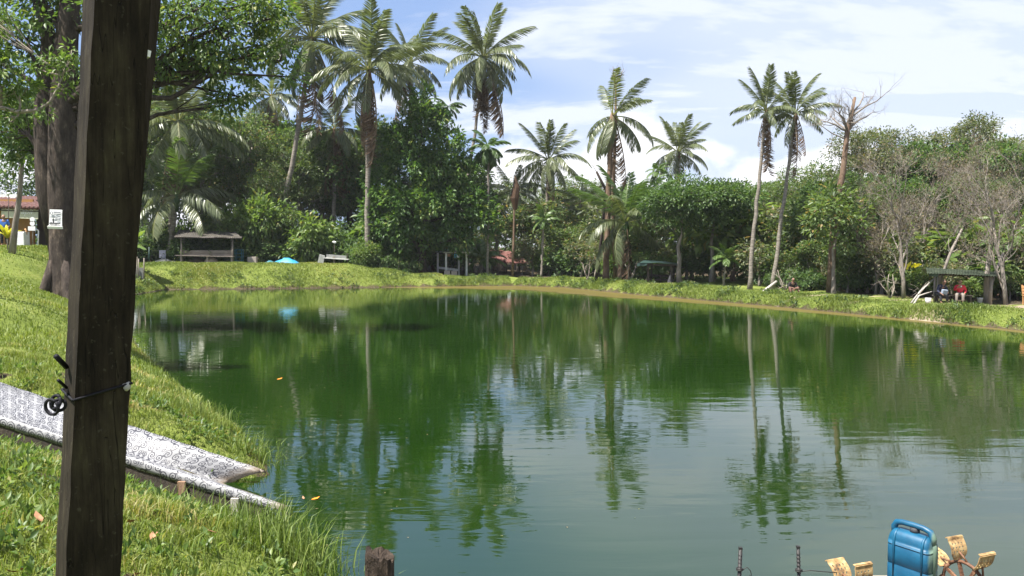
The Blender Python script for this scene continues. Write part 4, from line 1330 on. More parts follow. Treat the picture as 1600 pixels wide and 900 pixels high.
# dead twigs above the thick brown palm (a dead tree standing behind it) and a broken limb beside it
b = on_ground(962, 64.5)
t = thing('dead_tree', 'thin dead tree whose bare twigs stick out above the thick brown palm', 'dead tree', b)
tp_ = at(962, 132, Y=64.5) - b
mb = MB()
mb.tube([(0, 0, -0.3), (-0.3, 0, tp_.z * 0.4), (-0.1, 0, tp_.z * 0.8), tp_], [0.2, 0.16, 0.12, 0.08], 7)
mb.build('trunk', 'bark_brown', t, True)
twigs(6, tp_, [(-0.35, 0, 1), (0.25, 0.1, 1), (0.8, 0, 0.75), (-0.1, 0.2, 1)], 1.5, 0.06, 'bark_brown', t, 2, 3)
b = on_ground(931, 63.6)
t = thing('broken_tree', 'dark crooked dead stem standing left of the thick brown palm trunk', 'dead tree', b)
mb = MB()
mb.tube([Vector((0, 0, -0.2))] + [at(x_, y_, Y=63.6) - b for x_, y_ in ((941, 360), (947, 298), (938, 280), (932, 268))], [0.14, 0.12, 0.13, 0.11, 0.09], 6)
mb.build('trunk', 'bark_dark', t, True)
twigs(8, at(933, 270, Y=63.6) - b, [(-0.15, 0, 1.0)], 1.3, 0.025, 'bark_dark', t, 0, 0)

# leaning dead stems by the right shelter
for lb_, pts_, Y_, rr in (('slanting grey dead stem behind the shelter roof of the red shirted person', ((1462, 452), (1485, 395), (1503, 358)), 40.5, 0.085),
                          ('whitish fallen branch leaning by the dark clothed person', ((1424, 466), (1438, 455), (1461, 434)), 39.2, 0.05),
                          ('thin curved fallen branch lying low beside the whitish branch', ((1424, 474), (1436, 462), (1458, 455)), 39.0, 0.05),
                          ('slanting stem crossing behind the mossy post of the shelter', ((1540, 470), (1552, 435), (1568, 395)), 40.0, 0.09)):
    t = thing('fallen_branch', lb_, 'dead branch', at(*pts_[0], Y=Y_))
    mb = MB()
    p0 = at(*pts_[0], Y=Y_)
    pp = [at(x_, y_, Y=Y_ + 0.25 * i) - p0 for i, (x_, y_) in enumerate(pts_)]
    pp[0].z -= 0.25
    mb.tube(pp, [rr, rr * 0.85, rr * 0.6], 6)
    mb.build('stem', 'bleached_wood' if 'whitish' in lb_ else 'bark_grey', t, True)
    twigs(int(pts_[0][0]), pp[1], [(0.4, 0.2, 0.5), (-0.3, -0.1, 0.6)], 0.8, rr * 0.35, 'bark_pale', t, 1, 2, 'twig')

# pale dead shoots around the short palm
for i, (x_, Y_) in enumerate(((918, 65), (985, 61), (1228, 50), (1390, 43.5))):
    b = on_ground(x_, Y_)
    t = thing('dead_shrub', 'pale leafless shrub of crooked stems by ' + near_mark(x_), 'dead shrub', b, 0, 'leafless shrubs at the forest edge')
    twigs(50 + i, (0, 0, -0.1), [(-0.3, 0, 1), (0.25, 0.1, 1), (0.05, -0.2, 1)], 1.5, 0.06, 'bark_pale', t, 2, 3, 'stem')

# ------------------------------------------------------------------ big tree on the left
b = on_ground(103, 30)
t = thing('big_tree', 'huge dark trunked tree with a white paper sign, branches hanging over the top left', 'tree', b)
mb = MB()
tk = [Vector((0, 0, -0.4)), Vector((0, 0, 0.25)), Vector((0.02, 0, 1.0)), Vector((0.05, 0, 2.6)), Vector((0.02, 0, 4.6)), Vector((0.1, 0, 7.0)), Vector((0.35, 0, 10.0)), Vector((0.8, 0, 13.5)), Vector((1.2, 0, 17.0))]
mb.tube(tk, [0.74, 0.66, 0.58, 0.56, 0.54, 0.50, 0.40, 0.30, 0.18], 14)
mb.tube([tk[3] + Vector((-0.25, 0.1, -0.8)), tk[4] + Vector((-0.6, 0, -0.3)), tk[5] + Vector((-0.75, 0, 0)), tk[6] + Vector((-0.9, 0.4, 0)), tk[7] + Vector((-2.2, 0.4, 0.5))], [0.42, 0.42, 0.36, 0.3, 0.2], 10)
for a in (0.5, 1.6, 2.9, 4.1, 5.3):                       # buttress roots
    mb.tube([Vector((math.cos(a) * 0.45, math.sin(a) * 0.45, 1.5)), Vector((math.cos(a) * 0.72, math.sin(a) * 0.72, 0.5)), Vector((math.cos(a) * 1.0, math.sin(a) * 1.0, -0.1)), Vector((math.cos(a) * 1.4, math.sin(a) * 1.4, -0.35))], [0.14, 0.20, 0.17, 0.1], 7)
rngb = np.random.default_rng(21)
lobes = []
for x_, y_, Y_, r1, r2, r3 in ((300, 20, 29, 1.5, 1.6, 1.1), (350, 60, 30, 1.6, 1.6, 1.0), (260, 90, 30, 1.5, 1.6, 1.0), (395, 15, 30, 1.4, 1.5, 0.8), (422, 30, 30, 0.9, 1.2, 0.7), (335, 105, 31, 1.3, 1.4, 0.7), (270, 95, 31, 1.2, 1.3, 0.6), (438, 95, 30, 0.6, 0.9, 0.65), (350, 165, 31, 0.7, 0.9, 0.45), (385, 110, 31, 0.7, 0.9, 0.5),
                               (452, 120, 30, 0.35, 0.6, 0.5), (370, 150, 31, 0.7, 0.9, 0.5), (40, 60, 30, 1.6, 1.6, 1.2), (100, 20, 31, 1.6, 1.6, 1.1), (20, 190, 31, 1.3, 1.4, 0.9), (55, 240, 32, 1.2, 1.3, 0.9), (120, 130, 33, 1.3, 1.4, 1.0), (200, 30, 29, 1.7, 1.6, 1.1),
                               (225, 130, 32, 0.8, 1.0, 0.5), (150, -60, 31, 1.6, 1.6, 0.9), (30, -40, 30, 1.5, 1.6, 0.9), (-60, 60, 30, 1.6, 1.6, 1.0), (410, 70, 31, 0.7, 0.8, 0.5)):
    c = at(x_, y_, Y=Y_) - b
    lobes.append((c.x, c.y, c.z, r1, r2, r3))
C, O, ow = lobes_clumps(rngb, lobes, 5.6, 0.1)
for i, lb_ in enumerate(lobes):
    c = np.array(lb_[:3])
    j = 4 if c[2] < 8 else (5 if c[2] < 11 else 6)
    s = np.array(tk[j]) + np.array([0, 0, rngb.uniform(-0.5, 0.5)])
    pts = curve(s, c, rngb, 5, 0.045, 0.07)
    mb.tube(pts, [0.17, 0.13, 0.10, 0.075, 0.05, 0.03], 6)
    mine = np.where(ow == i)[0]
    for q_ in mine[::2]:
        mb.tube(curve(pts[rngb.integers(3, 6)], C[q_], rngb, 3, 0.09), [0.04, 0.028, 0.018, 0.008], 4, False)
mb.build('trunk', 'bark_dark', t, True)
V, T, tt = clump_leaves(rngb, C, np.full(len(C), 0.50), 30, 0.25, 0.46, O, 0.6, 0.8, 0.04)
link('crown', np_mesh('big_tree_crown', V, T, 'leaf_bright', tt), t)

# bough from a tree just outside the left edge
b = on_ground(-190, 20)
t = thing('leafy_tree', 'nearby tree reaching bright sunlit sprays and a long pale bough in from the left edge', 'tree', b)
mb = MB()
tk2 = [Vector((0, 0, -0.3)), Vector((0.1, 0, 2.0)), Vector((0.1, 0, 4.2)), Vector((0.3, 0, 7.5))]
mb.tube(tk2, [0.24, 0.19, 0.16, 0.08], 8)
bough = [tk2[2] - Vector((0, 0, 0.9))] + [at(x_, y_, Y=20) - b for x_, y_ in ((-60, 172), (0, 168), (30, 175), (60, 172), (78, 160), (90, 138), (98, 118))]
mb.tube(bough, [0.10, 0.075, 0.06, 0.055, 0.045, 0.038, 0.028, 0.015], 6)
lobes = []
for x_, y_, r1 in ((10, 118, 0.60), (28, 140, 0.45), (-20, 150, 0.7), (85, 95, 0.38), (108, 108, 0.36), (65, 110, 0.30), (112, 78, 0.28), (100, 140, 0.25), (-40, 90, 0.8), (8, 100, 0.45), (-80, 40, 1.2), (-10, 30, 0.6), (70, 175, 0.28), (20, 185, 0.4)):
    c = at(x_, y_, Y=20) - b
    lobes.append((c.x, c.y, c.z, r1, r1, r1 * 0.6))
C, O, ow = lobes_clumps(rngb, lobes, 26, 0.2)
bq = [np.array(p_) for p_ in bough]
for i, lb_ in enumerate(lobes):
    c = np.array(lb_[:3])
    s = min(bq[1:], key=lambda p_: np.linalg.norm(p_ - c))
    pts = curve(s, c, rngb, 3, 0.08)
    mb.tube(pts, [0.03, 0.024, 0.018, 0.012], 5)
    for q_ in np.where(ow == i)[0][::2]:
        mb.tube(curve(pts[rngb.integers(1, 4)], C[q_], rngb, 2, 0.08), [0.014, 0.01, 0.005], 3, False)
mb.build('trunk', 'bark_pale', t, True)
V, T, tt = clump_leaves(rngb, C, np.full(len(C), 0.22), 15, 0.17, 0.36, O, 0.6, 0.7, 0.02)
link('crown', np_mesh('leafy_tree_crown', V, T, 'leaf_bright', tt), t)

# slim sapling trunk leaning by the stall
b = on_ground(18, 34)
t = thing('slim_tree', 'slim mottled leaning tree trunk in front of the red roofed stall', 'tree', b)
mb = MB()
pts = [Vector((0, 0, -0.2))] + [at(x_, y_, Y=34) - b for x_, y_ in ((24, 350), (30, 310), (34, 260), (33, 215), (36, 170))]
mb.tube(pts, [0.16, 0.12, 0.105, 0.095, 0.08, 0.04], 8)
lobes = [(pts[4].x + dx, dy, pts[4].z + dz, r1, r1, r1 * 0.7) for dx, dy, dz, r1 in ((-0.6, 0, 0.9, 0.9), (0.8, 0.2, 0.4, 0.7), (0.1, 0.3, 1.5, 0.9), (-1.0, -0.2, -0.1, 0.7))]
C, O, ow = lobes_clumps(rngb, lobes, 12, 0.3)
for i, lb_ in enumerate(lobes):
    mb.tube(curve(pts[4], lb_[:3], rngb, 3, 0.06), [0.05, 0.04, 0.03, 0.015], 5)
mb.build('trunk', 'bark_grey', t, True)
V, T, tt = clump_leaves(rngb, C, np.full(len(C), 0.35), 16, 0.22, 0.42, O, 0.5)
link('crown', np_mesh('slim_tree_crown', V, T, 'leaf_mid', tt), t)


# ------------------------------------------------------------------ built things
def sheet_roof(parent, a, b, c, d, n, mat, name='roof_sheet', amp=0.02, per=0.16, seed=0, jag=0.06):
    """corrugated sheets side by side between eave a-b and ridge d-c, each sheet a part of its own"""
    a, b, c, d = map(Vector, (a, b, c, d))
    nrm = (b - a).cross(d - a).normalized()
    if nrm.z < 0:
        nrm = -nrm
    q = random.Random(seed)
    for i in range(n):
        mb = MB()
        t0, t1 = i / n - 0.01, (i + 1) / n + 0.01
        k = max(4, int((b - a).length / n / per * 2))
        j0, j1 = q.uniform(-jag, jag), q.uniform(-jag, jag)
        lift = nrm * (0.012 * (i % 2) + q.uniform(0, 0.01))
        vs = []
        for m in range(k + 1):
            t = t0 + (t1 - t0) * m / k
            o = nrm * (amp if m % 2 else -amp) + lift
            e, r = a.lerp(b, t), d.lerp(c, t)
            vs += [e - (r - e) * j0 + o, r + (r - e) * j1 + o]
        top = [(2 * m, 2 * m + 2, 2 * m + 3, 2 * m + 1) for m in range(k)]
        mb.add(vs, top)
        mb.add([v - nrm * 0.006 for v in vs], [f[::-1] for f in top])
        mb.build(name, mat[i % len(mat)] if isinstance(mat, list) else mat, parent)


def local(base):
    return lambda x, y, Y: at(x, y, Y=Y) - base


def solid(name, mat, parent, c, s, rot=None, bevel=0.0):
    return MB().box(c, s, rot).build(name, mat, parent, False, bevel)


def rod(name, mat, parent, pts, r, n=6):
    return MB().tube(pts, r, n).build(name, mat, parent, True)


# plank shelter on the left bank
Y0 = 68.6
b = on_ground(323, Y0)
P = local(b)
t = thing('plank_shelter', 'low roofed plank shelter with a long grey bench above the left grassy bank', 'shelter', b)
for x_, Y_ in ((283, Y0), (363, Y0), (287, Y0 + 1.9), (361, Y0 + 1.9)):
    tp_ = P(x_, 369, Y_)
    rod('post', 'grey_plank', t, [Vector((tp_.x, tp_.y, -0.2)), tp_], 0.085, 7)
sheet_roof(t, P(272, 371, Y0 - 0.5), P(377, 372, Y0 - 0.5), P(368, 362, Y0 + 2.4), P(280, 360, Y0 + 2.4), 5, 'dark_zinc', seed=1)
for Y_ in (Y0, Y0 + 1.9):
    MB().bar(P(274, 371, Y_), P(374, 372, Y_), 0.08, 0.1).build('beam', 'dark_plank', t)
MB().bar(P(318, 366.6, Y0 - 0.55), P(378, 370.5, Y0 - 0.55), 0.05, 0.1).build('beam', 'grey_plank', t)
for k_, (ya, yb) in enumerate(((390.5, 395), (395.4, 399.6))):
    solid('plank', 'grey_plank', t, (P(285, ya, Y0).lerp(P(361, yb + 1, Y0), 0.5)) + Vector((0, 0.12, 0)), (4.35, 0.05, 0.25))
MB().bar(P(274, 399, Y0 - 0.15), P(366, 401, Y0 - 0.15), 0.5, 0.06).build('seat', 'grey_plank', t)
for x_ in (283, 324, 362):
    lp_ = P(x_, 400, Y0 - 0.12)
    MB().bar(Vector((lp_.x, lp_.y, -0.2)), lp_, 0.14, 0.14).build('leg', 'concrete', t)


def mound(name, label, cat, px, Y, rx, ry, h, mat, seed, group=None):
    base = on_ground(px, Y)
    rg = np.random.default_rng(seed)
    n, m = 14, 5
    mb = MB()
    vs = [(0, 0, h)]
    for i in range(1, m + 1):
        for k in range(n):
            a = 2 * math.pi * k / n
            rr = i / m
            z = h * (1 - rr ** 1.3) + rg.uniform(-0.12, 0.12) * h * (i < m) - (0.12 if i == m else 0)
            w = 1 + rg.uniform(-0.12, 0.12)
            vs.append((math.cos(a) * rx * rr * w, math.sin(a) * ry * rr * w, z))
    fs = [(0, 1 + k, 1 + (k + 1) % n) for k in range(n)]
    for i in range(m - 1):
        for k in range(n):
            o = 1 + i * n
            fs.append((o + k, o + n + k, o + n + (k + 1) % n, o + (k + 1) % n))
    mb.add(vs, fs)
    o = mb.build(name, mat, None, True)
    o.location = base
    return tag(o, label, cat, group)


mound('sand_pile', 'pale pile of sand under the plank shelter bench', 'sand pile', 330, 68.9, 0.75, 0.5, 0.55, 'sand', 1)
mound('soil_heap', 'dark heap of soil under the left half of the plank shelter', 'soil heap', 307, 69.2, 1.1, 0.6, 0.6, 'litter_soil', 2)
mound('rubbish_heap', 'low grey heap lying left of the plank shelter below the pale cloth', 'heap', 257, 69.6, 1.2, 0.5, 0.36, 'old_zinc', 3)
mound('blue_tarp', 'crumpled bright blue tarpaulin lying on top of the left bank', 'tarpaulin', 448, 68.0, 1.25, 0.55, 0.50, 'blue_tarp', 4)
mound('teal_tarp', 'flat teal scrap of tarpaulin just left of the bright blue tarpaulin', 'tarpaulin', 422, 68.1, 0.6, 0.4, 0.30, 'teal_plastic', 5)
b = on_ground(395, 69.0)
o = solid('concrete_block', 'concrete', None, (0, 0, 0), (0.78, 0.5, 0.62), None, 0.02)
o.location = b + Vector((0, 0, 0.3))
tag(o, 'square brown concrete block between the plank shelter and the blue tarpaulin', 'block')
# pale cloth on a line
b = on_ground(254, 70)
t = thing('cloth', 'pale lilac cloth hung up in front of dark shrubs left of the plank shelter', 'cloth', b)
mb = MB()
vs, fs = [], []
for i in range(6):
    for j in range(5):
        x_, y_ = 248.5 + 10.5 * i / 5, 391 + (13.5 + (2.2 if i > 3 else 0) - (1.5 if i < 2 else 0)) * j / 4
        vs.append(at(x_, y_, Y=70 + 0.05 * math.sin(i * 2.0)) - b)
for i in range(5):
    for j in range(4):
        fs.append((i * 5 + j, (i + 1) * 5 + j, (i + 1) * 5 + j + 1, i * 5 + j + 1))
mb.add(vs, fs)
mb.add([Vector(v) + Vector((0, 0.012, 0)) for v in vs], [f[::-1] for f in fs])
mb.build('sheet', 'lilac_cloth', t, True)
P = local(b)
rod('line', 'pale_rope', t, [P(236, 391, 70), P(259, 390.8, 70), P(284, 388, 70)], 0.012, 4)
rod('stake', 'dark_plank', t, [Vector((P(236, 391, 70).x, 0, -0.2)), P(236, 389.5, 70)], 0.03, 5)
b = on_ground(233, 68)
rod_ = rod('green_pole', 'green_tarp', None, [Vector((0, 0, -0.2)), at(233, 386, Y=68) - b], 0.05, 6)
rod_.location = b
tag(rod_, 'thin green pole standing beside the pale banana leaf', 'pole')
# blue rack
b = on_ground(374, 69.2)
t = thing('metal_rack', 'small teal blue metal rack beside the right post of the plank shelter', 'rack', b)
for sx in (-0.3, 0.3):
    for sy in (-0.2, 0.2):
        solid('leg', 'teal_plastic', t, (sx, sy, 0.6), (0.05, 0.05, 1.3))
for z_ in (0.28, 0.62, 0.95, 1.27):
    solid('shelf', 'teal_plastic', t, (0, 0, z_), (0.70, 0.48, 0.05))
# board table and lamp
b = on_ground(522, 69.3)
P = local(b)
t = thing('board_table', 'pale weathered board table on a central leg right of the blue tarpaulin', 'table', b)
MB().bar(P(507, 403, 69.3), P(545, 405.5, 69.3), 0.8, 0.07).build('tabletop', 'white_post_paint', t)
MB().bar(P(510, 400.5, 69.6), P(541, 403, 69.6), 0.05, 0.4).build('back_board', 'old_zinc', t)
solid('leg', 'grey_plank', t, (0, 0, 0.25), (0.16, 0.16, 0.9))
b2 = on_ground(502, 69.0)
t2 = thing('leaning_board', 'white board propped on its edge beside the weathered board table', 'board', b2)
solid('board', 'white_post_paint', t2, (0, 0, 0.42), (0.5, 0.06, 0.85), (0.15, 0.28, 0))
b2 = on_ground(524, 70.2)
t2 = thing('pole_lamp', 'small white lamp head on a thin stick above the board table', 'lamp', b2)
lp_ = at(522, 379.5, Y=70.2) - b2
rod('pole', 'dark_plank', t2, [Vector((0, 0, -0.2)), lp_], 0.025, 5)
MB().tube([lp_ + Vector((-0.16, 0, 0.06)), lp_ + Vector((-0.1, 0, 0.1)), lp_ + Vector((0.14, 0, 0.02)), lp_ + Vector((0.18, 0, -0.02))], [0.03, 0.10, 0.12, 0.05], 8).build('lamp_head', 'white_paint', t2, True)
# zinc planter with stakes
b = on_ground(212, 60)
t = thing('zinc_planter', 'grey zinc sheet planter held by stakes beside the dark wooden post', 'planter', b)
P = local(b)
for k_, (xa, xb) in enumerate(((196, 208), (208.5, 216), (216.5, 224))):
    pa, pb = P(xa, 411, 60 + 0.1 * k_), P(xb, 411, 60 + 0.1 * k_)
    solid('zinc_sheet', 'old_zinc', t, ((pa.x + pb.x) / 2, 0.06 * k_, 0.3), (pb.x - pa.x, 0.03, 0.95), (0, 0, 0.1 * (k_ - 1)))
for x_, y_ in ((207, 403), (214, 401), (216.5, 404), (225, 403)):
    pt_ = P(x_, y_, 59.8)
    rod('stake', 'grey_plank', t, [Vector((pt_.x - 0.05, pt_.y, -0.2)), pt_], 0.045, 5)
mound('grey_bundle', 'rounded pale grey bundle sitting behind the zinc planter', 'bundle', 207, 61, 0.5, 0.4, 1.5, 'white_board', 12)
# banana plant half hidden by the post
b = on_ground(206, 62)
t = thing('banana_plant', 'banana plant with pale broad leaves peeping out right of the wooden post', 'banana plant', b)
P = local(b)
rod('stem', 'palm_young', t, [Vector((0, 0, -0.1)), P(205, 385, 62)], [0.12, 0.07], 8)


def broad_leaf(parent, pts, w, mat, seed=0):
    rg = np.random.default_rng(seed)
    V, T, ti = [], [], []
    n = len(pts)
    for i, p_ in enumerate(pts):
        u = i / (n - 1)
        ww = w * math.sin(math.pi * (0.06 + 0.90 * u)) ** 0.6 * (1 + rg.uniform(-0.12, 0.12))
        d_ = Vector(pts[min(i + 1, n - 1)]) - Vector(pts[max(i - 1, 0)])
        s = d_.cross(Vector((0, 0, 1)))
        s = s.normalized() if s.length > 1e-5 else Vector((0, 1, 0))
        for k, z_ in ((-1, -0.22), (0, 0), (1, -0.22)):
            V.append(tuple(Vector(p_) + s * ww * k * 0.5 + Vector((0, 0, z_ * ww))))
            ti.append(0.6 + rg.uniform(-0.15, 0.15))
    for i in range(n - 1):
        for k in range(2):
            a = i * 3 + k
            T += [(a, a + 1, a + 4), (a, a + 4, a + 3)]
    return link('leaf', np_mesh('leaf', np.array(V), np.array(T), mat, ti), parent)


def arc(a, b, sag, n=9):
    a, b = Vector(a), Vector(b)
    return [a.lerp(b, i / n) + Vector((0, 0, 4 * sag * (i / n) * (1 - i / n))) for i in range(n + 1)]


for k_, (xa, ya, xb, yb, dy) in enumerate(((203, 386, 235, 384, 0.3), (203, 383, 226, 360, -0.3), (204, 384, 180, 370, 0.4), (204, 386, 228, 390, -0.9), (204, 384, 190, 352, 0.2))):
    broad_leaf(t, arc(P(xa, ya, 62), P(xb, yb, 62 + dy), 0.28), 0.62, 'leaf_bright', k_)

# white post pavilion
Y0 = 72.6
b = on_ground(708, Y0)
P = local(b)
t = thing('pavilion', 'open pavilion with four white posts and hanging signs beside the dense dark tree', 'pavilion', b)
for x_, Y_ in ((684, Y0 + 1.2), (697, Y0 - 0.6), (717, Y0 + 1.3), (729, Y0 - 0.5)):
    tp_ = P(x_, 395, Y_)
    MB().bar(Vector((tp_.x, tp_.y, -0.25)), tp_, 0.17, 0.17).build('post', 'white_post_paint', t)
MB().bar(P(692, 394.3, Y0 - 0.6), P(735, 394.3, Y0 - 0.5), 0.1, 0.14).build('beam', 'white_post_paint', t)
MB().bar(P(680, 396, Y0 + 1.3), P(722, 396, Y0 + 1.3), 0.1, 0.12).build('beam', 'dark_plank', t)
sheet_roof(t, P(688, 394, Y0 - 1.0), P(738, 392.4, Y0 - 1.0), P(730, 391, Y0 + 2.0), P(680, 392.5, Y0 + 2.0), 4, ['old_zinc', 'shaded_green_zinc'], seed=2)
MB().bar(P(683, 418, Y0 + 0.9), P(717, 422, Y0 + 1.0), 0.08, 0.22).build('rail', 'white_post_paint', t)
for x_, mt in ((701.5, 'raw_wood'), (712, 'blue_print'), (716.5, 'white_board')):
    c = P(x_, 398.8 if mt == 'raw_wood' else 399.5, Y0 - 0.45)
    solid('sign_board', mt, t, c, (0.26 if mt != 'raw_wood' else 0.3, 0.03, 0.34 if mt != 'raw_wood' else 0.26))
for x_ in (698.5, 709.5):
    bb = on_ground(x_, Y0 - 0.9)
    o = solid('white_block', 'concrete', None, (0, 0, 0), (0.54, 0.3, 0.52), (0, 0, 0.1), 0.02)
    o.location = bb + Vector((0, 0, 0.22))
    tag(o, 'pale block on the ground in front of the white posts, %s one' % ('left' if x_ < 700 else 'right'), 'block', 'pale blocks in front of the pavilion')

# rusty red roofed hut
Y0 = 78
b = on_ground(788, Y0)
P = local(b)
t = thing('hut', 'dark old hut under a rusty red zinc roof behind the thin palm poles', 'hut', b)
for x_, Y_ in ((769, Y0), (791, Y0 - 0.4), (812, Y0), (770, Y0 + 3), (808, Y0 + 3)):
    tp_ = P(x_, 412, Y_)
    rod('post', 'dark_plank', t, [Vector((tp_.x, tp_.y, -0.3)), tp_], 0.09, 6)
sheet_roof(t, P(766, 409.5, Y0 - 0.9), P(814, 414.5, Y0 - 0.9), P(798, 393, Y0 + 2.2), P(764, 390.5, Y0 + 2.2), 6, 'rusty_zinc', seed=3, jag=0.05)
sheet_roof(t, P(800, 412.5, Y0 - 1.1), P(824, 410.5, Y0 - 0.3), P(818, 402, Y0 + 1.8), P(796, 403, Y0 + 1.6), 3, 'rusty_zinc', seed=4, jag=0.06)
for i in range(7):
    xa = 769 + i * 3.4
    pa = P(xa + 1.7, 422, Y0 + 2.9)
    solid('plank', 'dark_wall', t, (pa.x, pa.y, 0.65), (0.21, 0.03, 1.9))
mb = MB()
mb.bar(P(788, 413, Y0 - 0.6), P(776, 429, Y0 - 0.6), 0.05)
mb.build('brace', 'grey_plank', t)

# green roofed shelter
Y0 = 57.6
b = on_ground(1030, Y0)
P = local(b)
t = thing('table_shelter', 'dark timber shelter with a green tarpaulin roof and a plank table on the low bank', 'shelter', b)
for x_, Y_ in ((1013, Y0), (1049, Y0), (1018, Y0 + 1.8), (1053, Y0 + 1.8)):
    tp_ = P(x_, 412, Y_)
    MB().bar(Vector((tp_.x, tp_.y, -0.25)), tp_, 0.16 if Y_ == Y0 else 0.1, 0.14).build('post', 'dark_plank', t)
MB().bar(P(1008, 413, Y0), P(1056, 414.6, Y0), 0.1, 0.14).build('beam', 'dark_plank', t)
MB().bar(P(1012, 412, Y0 + 1.8), P(1068, 418, Y0 + 1.8), 0.08, 0.1).build('beam', 'dark_plank', t)
mb = MB()
rows = []
for j in range(5):
    v = j / 4
    for i in range(9):
        u = i / 8
        p_ = P(999 + 60 * u, 411.3 + 3.2 * u * u - 1.5 * math.sin(u * 3.1), Y0 - 0.5).lerp(P(1006 + 54 * u, 406.5 + 5 * u * u, Y0 + 2.2), v)
        p_.z += 0.02 * math.sin(i * 2.1 + j)
        rows.append(p_)
fs = [(j * 9 + i, j * 9 + i + 1, (j + 1) * 9 + i + 1, (j + 1) * 9 + i) for j in range(4) for i in range(8)]
mb.add(rows, fs)
mb.add([r - Vector((0, 0, 0.012)) for r in rows], [f[::-1] for f in fs])
fl = [P(996, 411, Y0 - 0.4), P(1012, 410.6, Y0 - 0.5), P(1010, 415, Y0 - 0.5), P(995, 416, Y0 - 0.4)]
mb.add(fl, [(0, 1, 2, 3)])
mb.build('tarpaulin', 'green_tarp', t, True)
MB().bar(P(1012, 430, Y0 + 1.3), P(1054, 431.5, Y0 + 1.3), 0.06, 0.16).build('rail', 'dark_plank', t)
MB().bar(P(1010, 436.5, Y0 + 0.6), P(1052, 437.5, Y0 + 0.6), 0.7, 0.07).build('table_plank', 'dark_plank', t)
pl_ = P(1032, 437, Y0 + 0.6)
solid('table_leg', 'dark_plank', t, (pl_.x, pl_.y, 0.25), (0.1, 0.1, 0.75))
bb = on_ground(1046, Y0 - 0.5)
o = mound('dark_sack', 'dark sack leaning at the foot of the right post of the green roofed shelter', 'sack', 1047, Y0 - 0.25, 0.24, 0.2, 0.62, 'print_black', 14)

# pale fallen pole
b = at(1191, 456, Y=48.4)
pp = [Vector((0, 0, -0.03)), at(1213, 440, Y=49.4) - b]
o = MB().tube(pp, [0.10, 0.085], 8).build('fallen_pole', 'bleached_wood', None, True)
o.location = b
tag(o, 'white pole leaning at an angle at the foot of the right lean palm', 'pole')

# shelter on the right bank
Y0 = 38.9
b = on_ground(1500, Y0)
P = local(b)
t = thing('bank_shelter', 'low shelter with a greenish corrugated roof over two seated people on the right bank', 'shelter', b)
for x_, Y_, r_ in ((1461, Y0 + 0.2, 0.05), (1549, Y0 - 0.2, 0.085), (1466, Y0 + 1.4, 0.06)):
    tp_ = P(x_, 428 if x_ < 1500 else 432, Y_)
    rod('post', 'bark_pale', t, [Vector((tp_.x, tp_.y, -0.2)), tp_], r_, 7)
sheet_roof(t, P(1450, 427, Y0 - 0.6), P(1558, 432, Y0 - 0.6), P(1560, 424.5, Y0 + 1.9), P(1448, 418.5, Y0 + 1.9), 5, 'shaded_green_zinc', amp=0.018, per=0.12, seed=6, jag=0.03)
MB().bar(P(1452, 428.5, Y0), P(1556, 432, Y0), 0.07, 0.09).build('beam', 'dark_plank', t)
fl = [P(1451, 427, Y0 - 0.5), P(1466, 427.5, Y0 - 0.5), P(1465, 433, Y0 - 0.45), P(1453, 431, Y0 - 0.45)]
MB().add(fl + [v + Vector((0, 0.02, 0)) for v in fl], [(0, 1, 2, 3), (7, 6, 5, 4)]).build('tarpaulin_flap', 'green_tarp', t)
bx0 = P(1462, 465, Y0)
bx1 = P(1520, 467, Y0)
for k_ in range(2):
    MB().bar(Vector((bx0.x, 0.05 + 0.2 * k_, 0.40)), Vector((bx1.x, 0.05 + 0.2 * k_, 0.40)), 0.18, 0.05).build('bench_plank', 'grey_plank', t)
for x_ in (bx0.x + 0.1, (bx0.x + bx1.x) / 2, bx1.x - 0.1):
    solid('bench_leg', 'dark_plank', t, (x_, 0.15, 0.12), (0.1, 0.3, 0.5))
# mossy trunk holding the roof's right end
b2 = on_ground(1543, Y0 + 0.5)
t2 = thing('mossy_tree', 'moss covered trunk standing at the right end of the corrugated roof', 'tree', b2)
pts = [Vector((0, 0, -0.2))] + [at(x_, y_, Y=Y0 + 0.5) - b2 for x_, y_ in ((1541, 450), (1543, 420), (1548, 385), (1550, 340))]
MB().tube(pts, [0.17, 0.13, 0.12, 0.11, 0.08], 8).build('trunk', 'bark_pale', t2, True)
V, T, tt = clump_leaves(rngb, np.array([tuple(pts[2].lerp(pts[4], k / 14)) for k in range(15)]), np.full(15, 0.16), 26, 0.09, 0.6, np.tile(np.array([[0, -1.0, 0]]), (15, 1)), 0.8)
tag(link('moss', np_mesh('moss', V, T, 'leaf_bright', tt), t2), kind='stuff')
# bucket, box, chair
b = on_ground(1450, 38.6)
t = thing('bucket', 'small white bucket on the grass left of the dark clothed person', 'bucket', b)
MB().tube([Vector((0, 0, 0)), Vector((0, 0, 0.26))], [0.12, 0.145], 14).build('pail', 'white_board', t, True)
MB().ring(Vector((0, 0, 0.26)), (0, 0, 1), 0.145, 0.008, 16, 5).build('rim', 'white_paint', t, True)
MB().ring(Vector((0, 0, 0.26)), (0, 1, 0.4), 0.14, 0.005, 12, 4, 0, math.pi).build('handle', 'black_iron', t, True)
b = on_ground(1531, 39.2)
t = thing('plastic_tub', 'small pale tub under the right end of the bank shelter', 'tub', b)
MB().tube([Vector((0, 0, 0)), Vector((0, 0, 0.22)), Vector((0, 0, 0.23)), Vector((0, 0, 0.26))], [0.11, 0.13, 0.145, 0.145], 12).build('tub', 'white_board', t, True)
b = on_ground(1612, 36.6)
t = thing('wooden_chair', 'orange wooden chair cut by the right edge of the picture', 'chair', b)
for k_ in range(3):
    solid('slat', 'orange_wood', t, (0, -0.18 + 0.16 * k_, 0.42), (0.62, 0.14, 0.03))
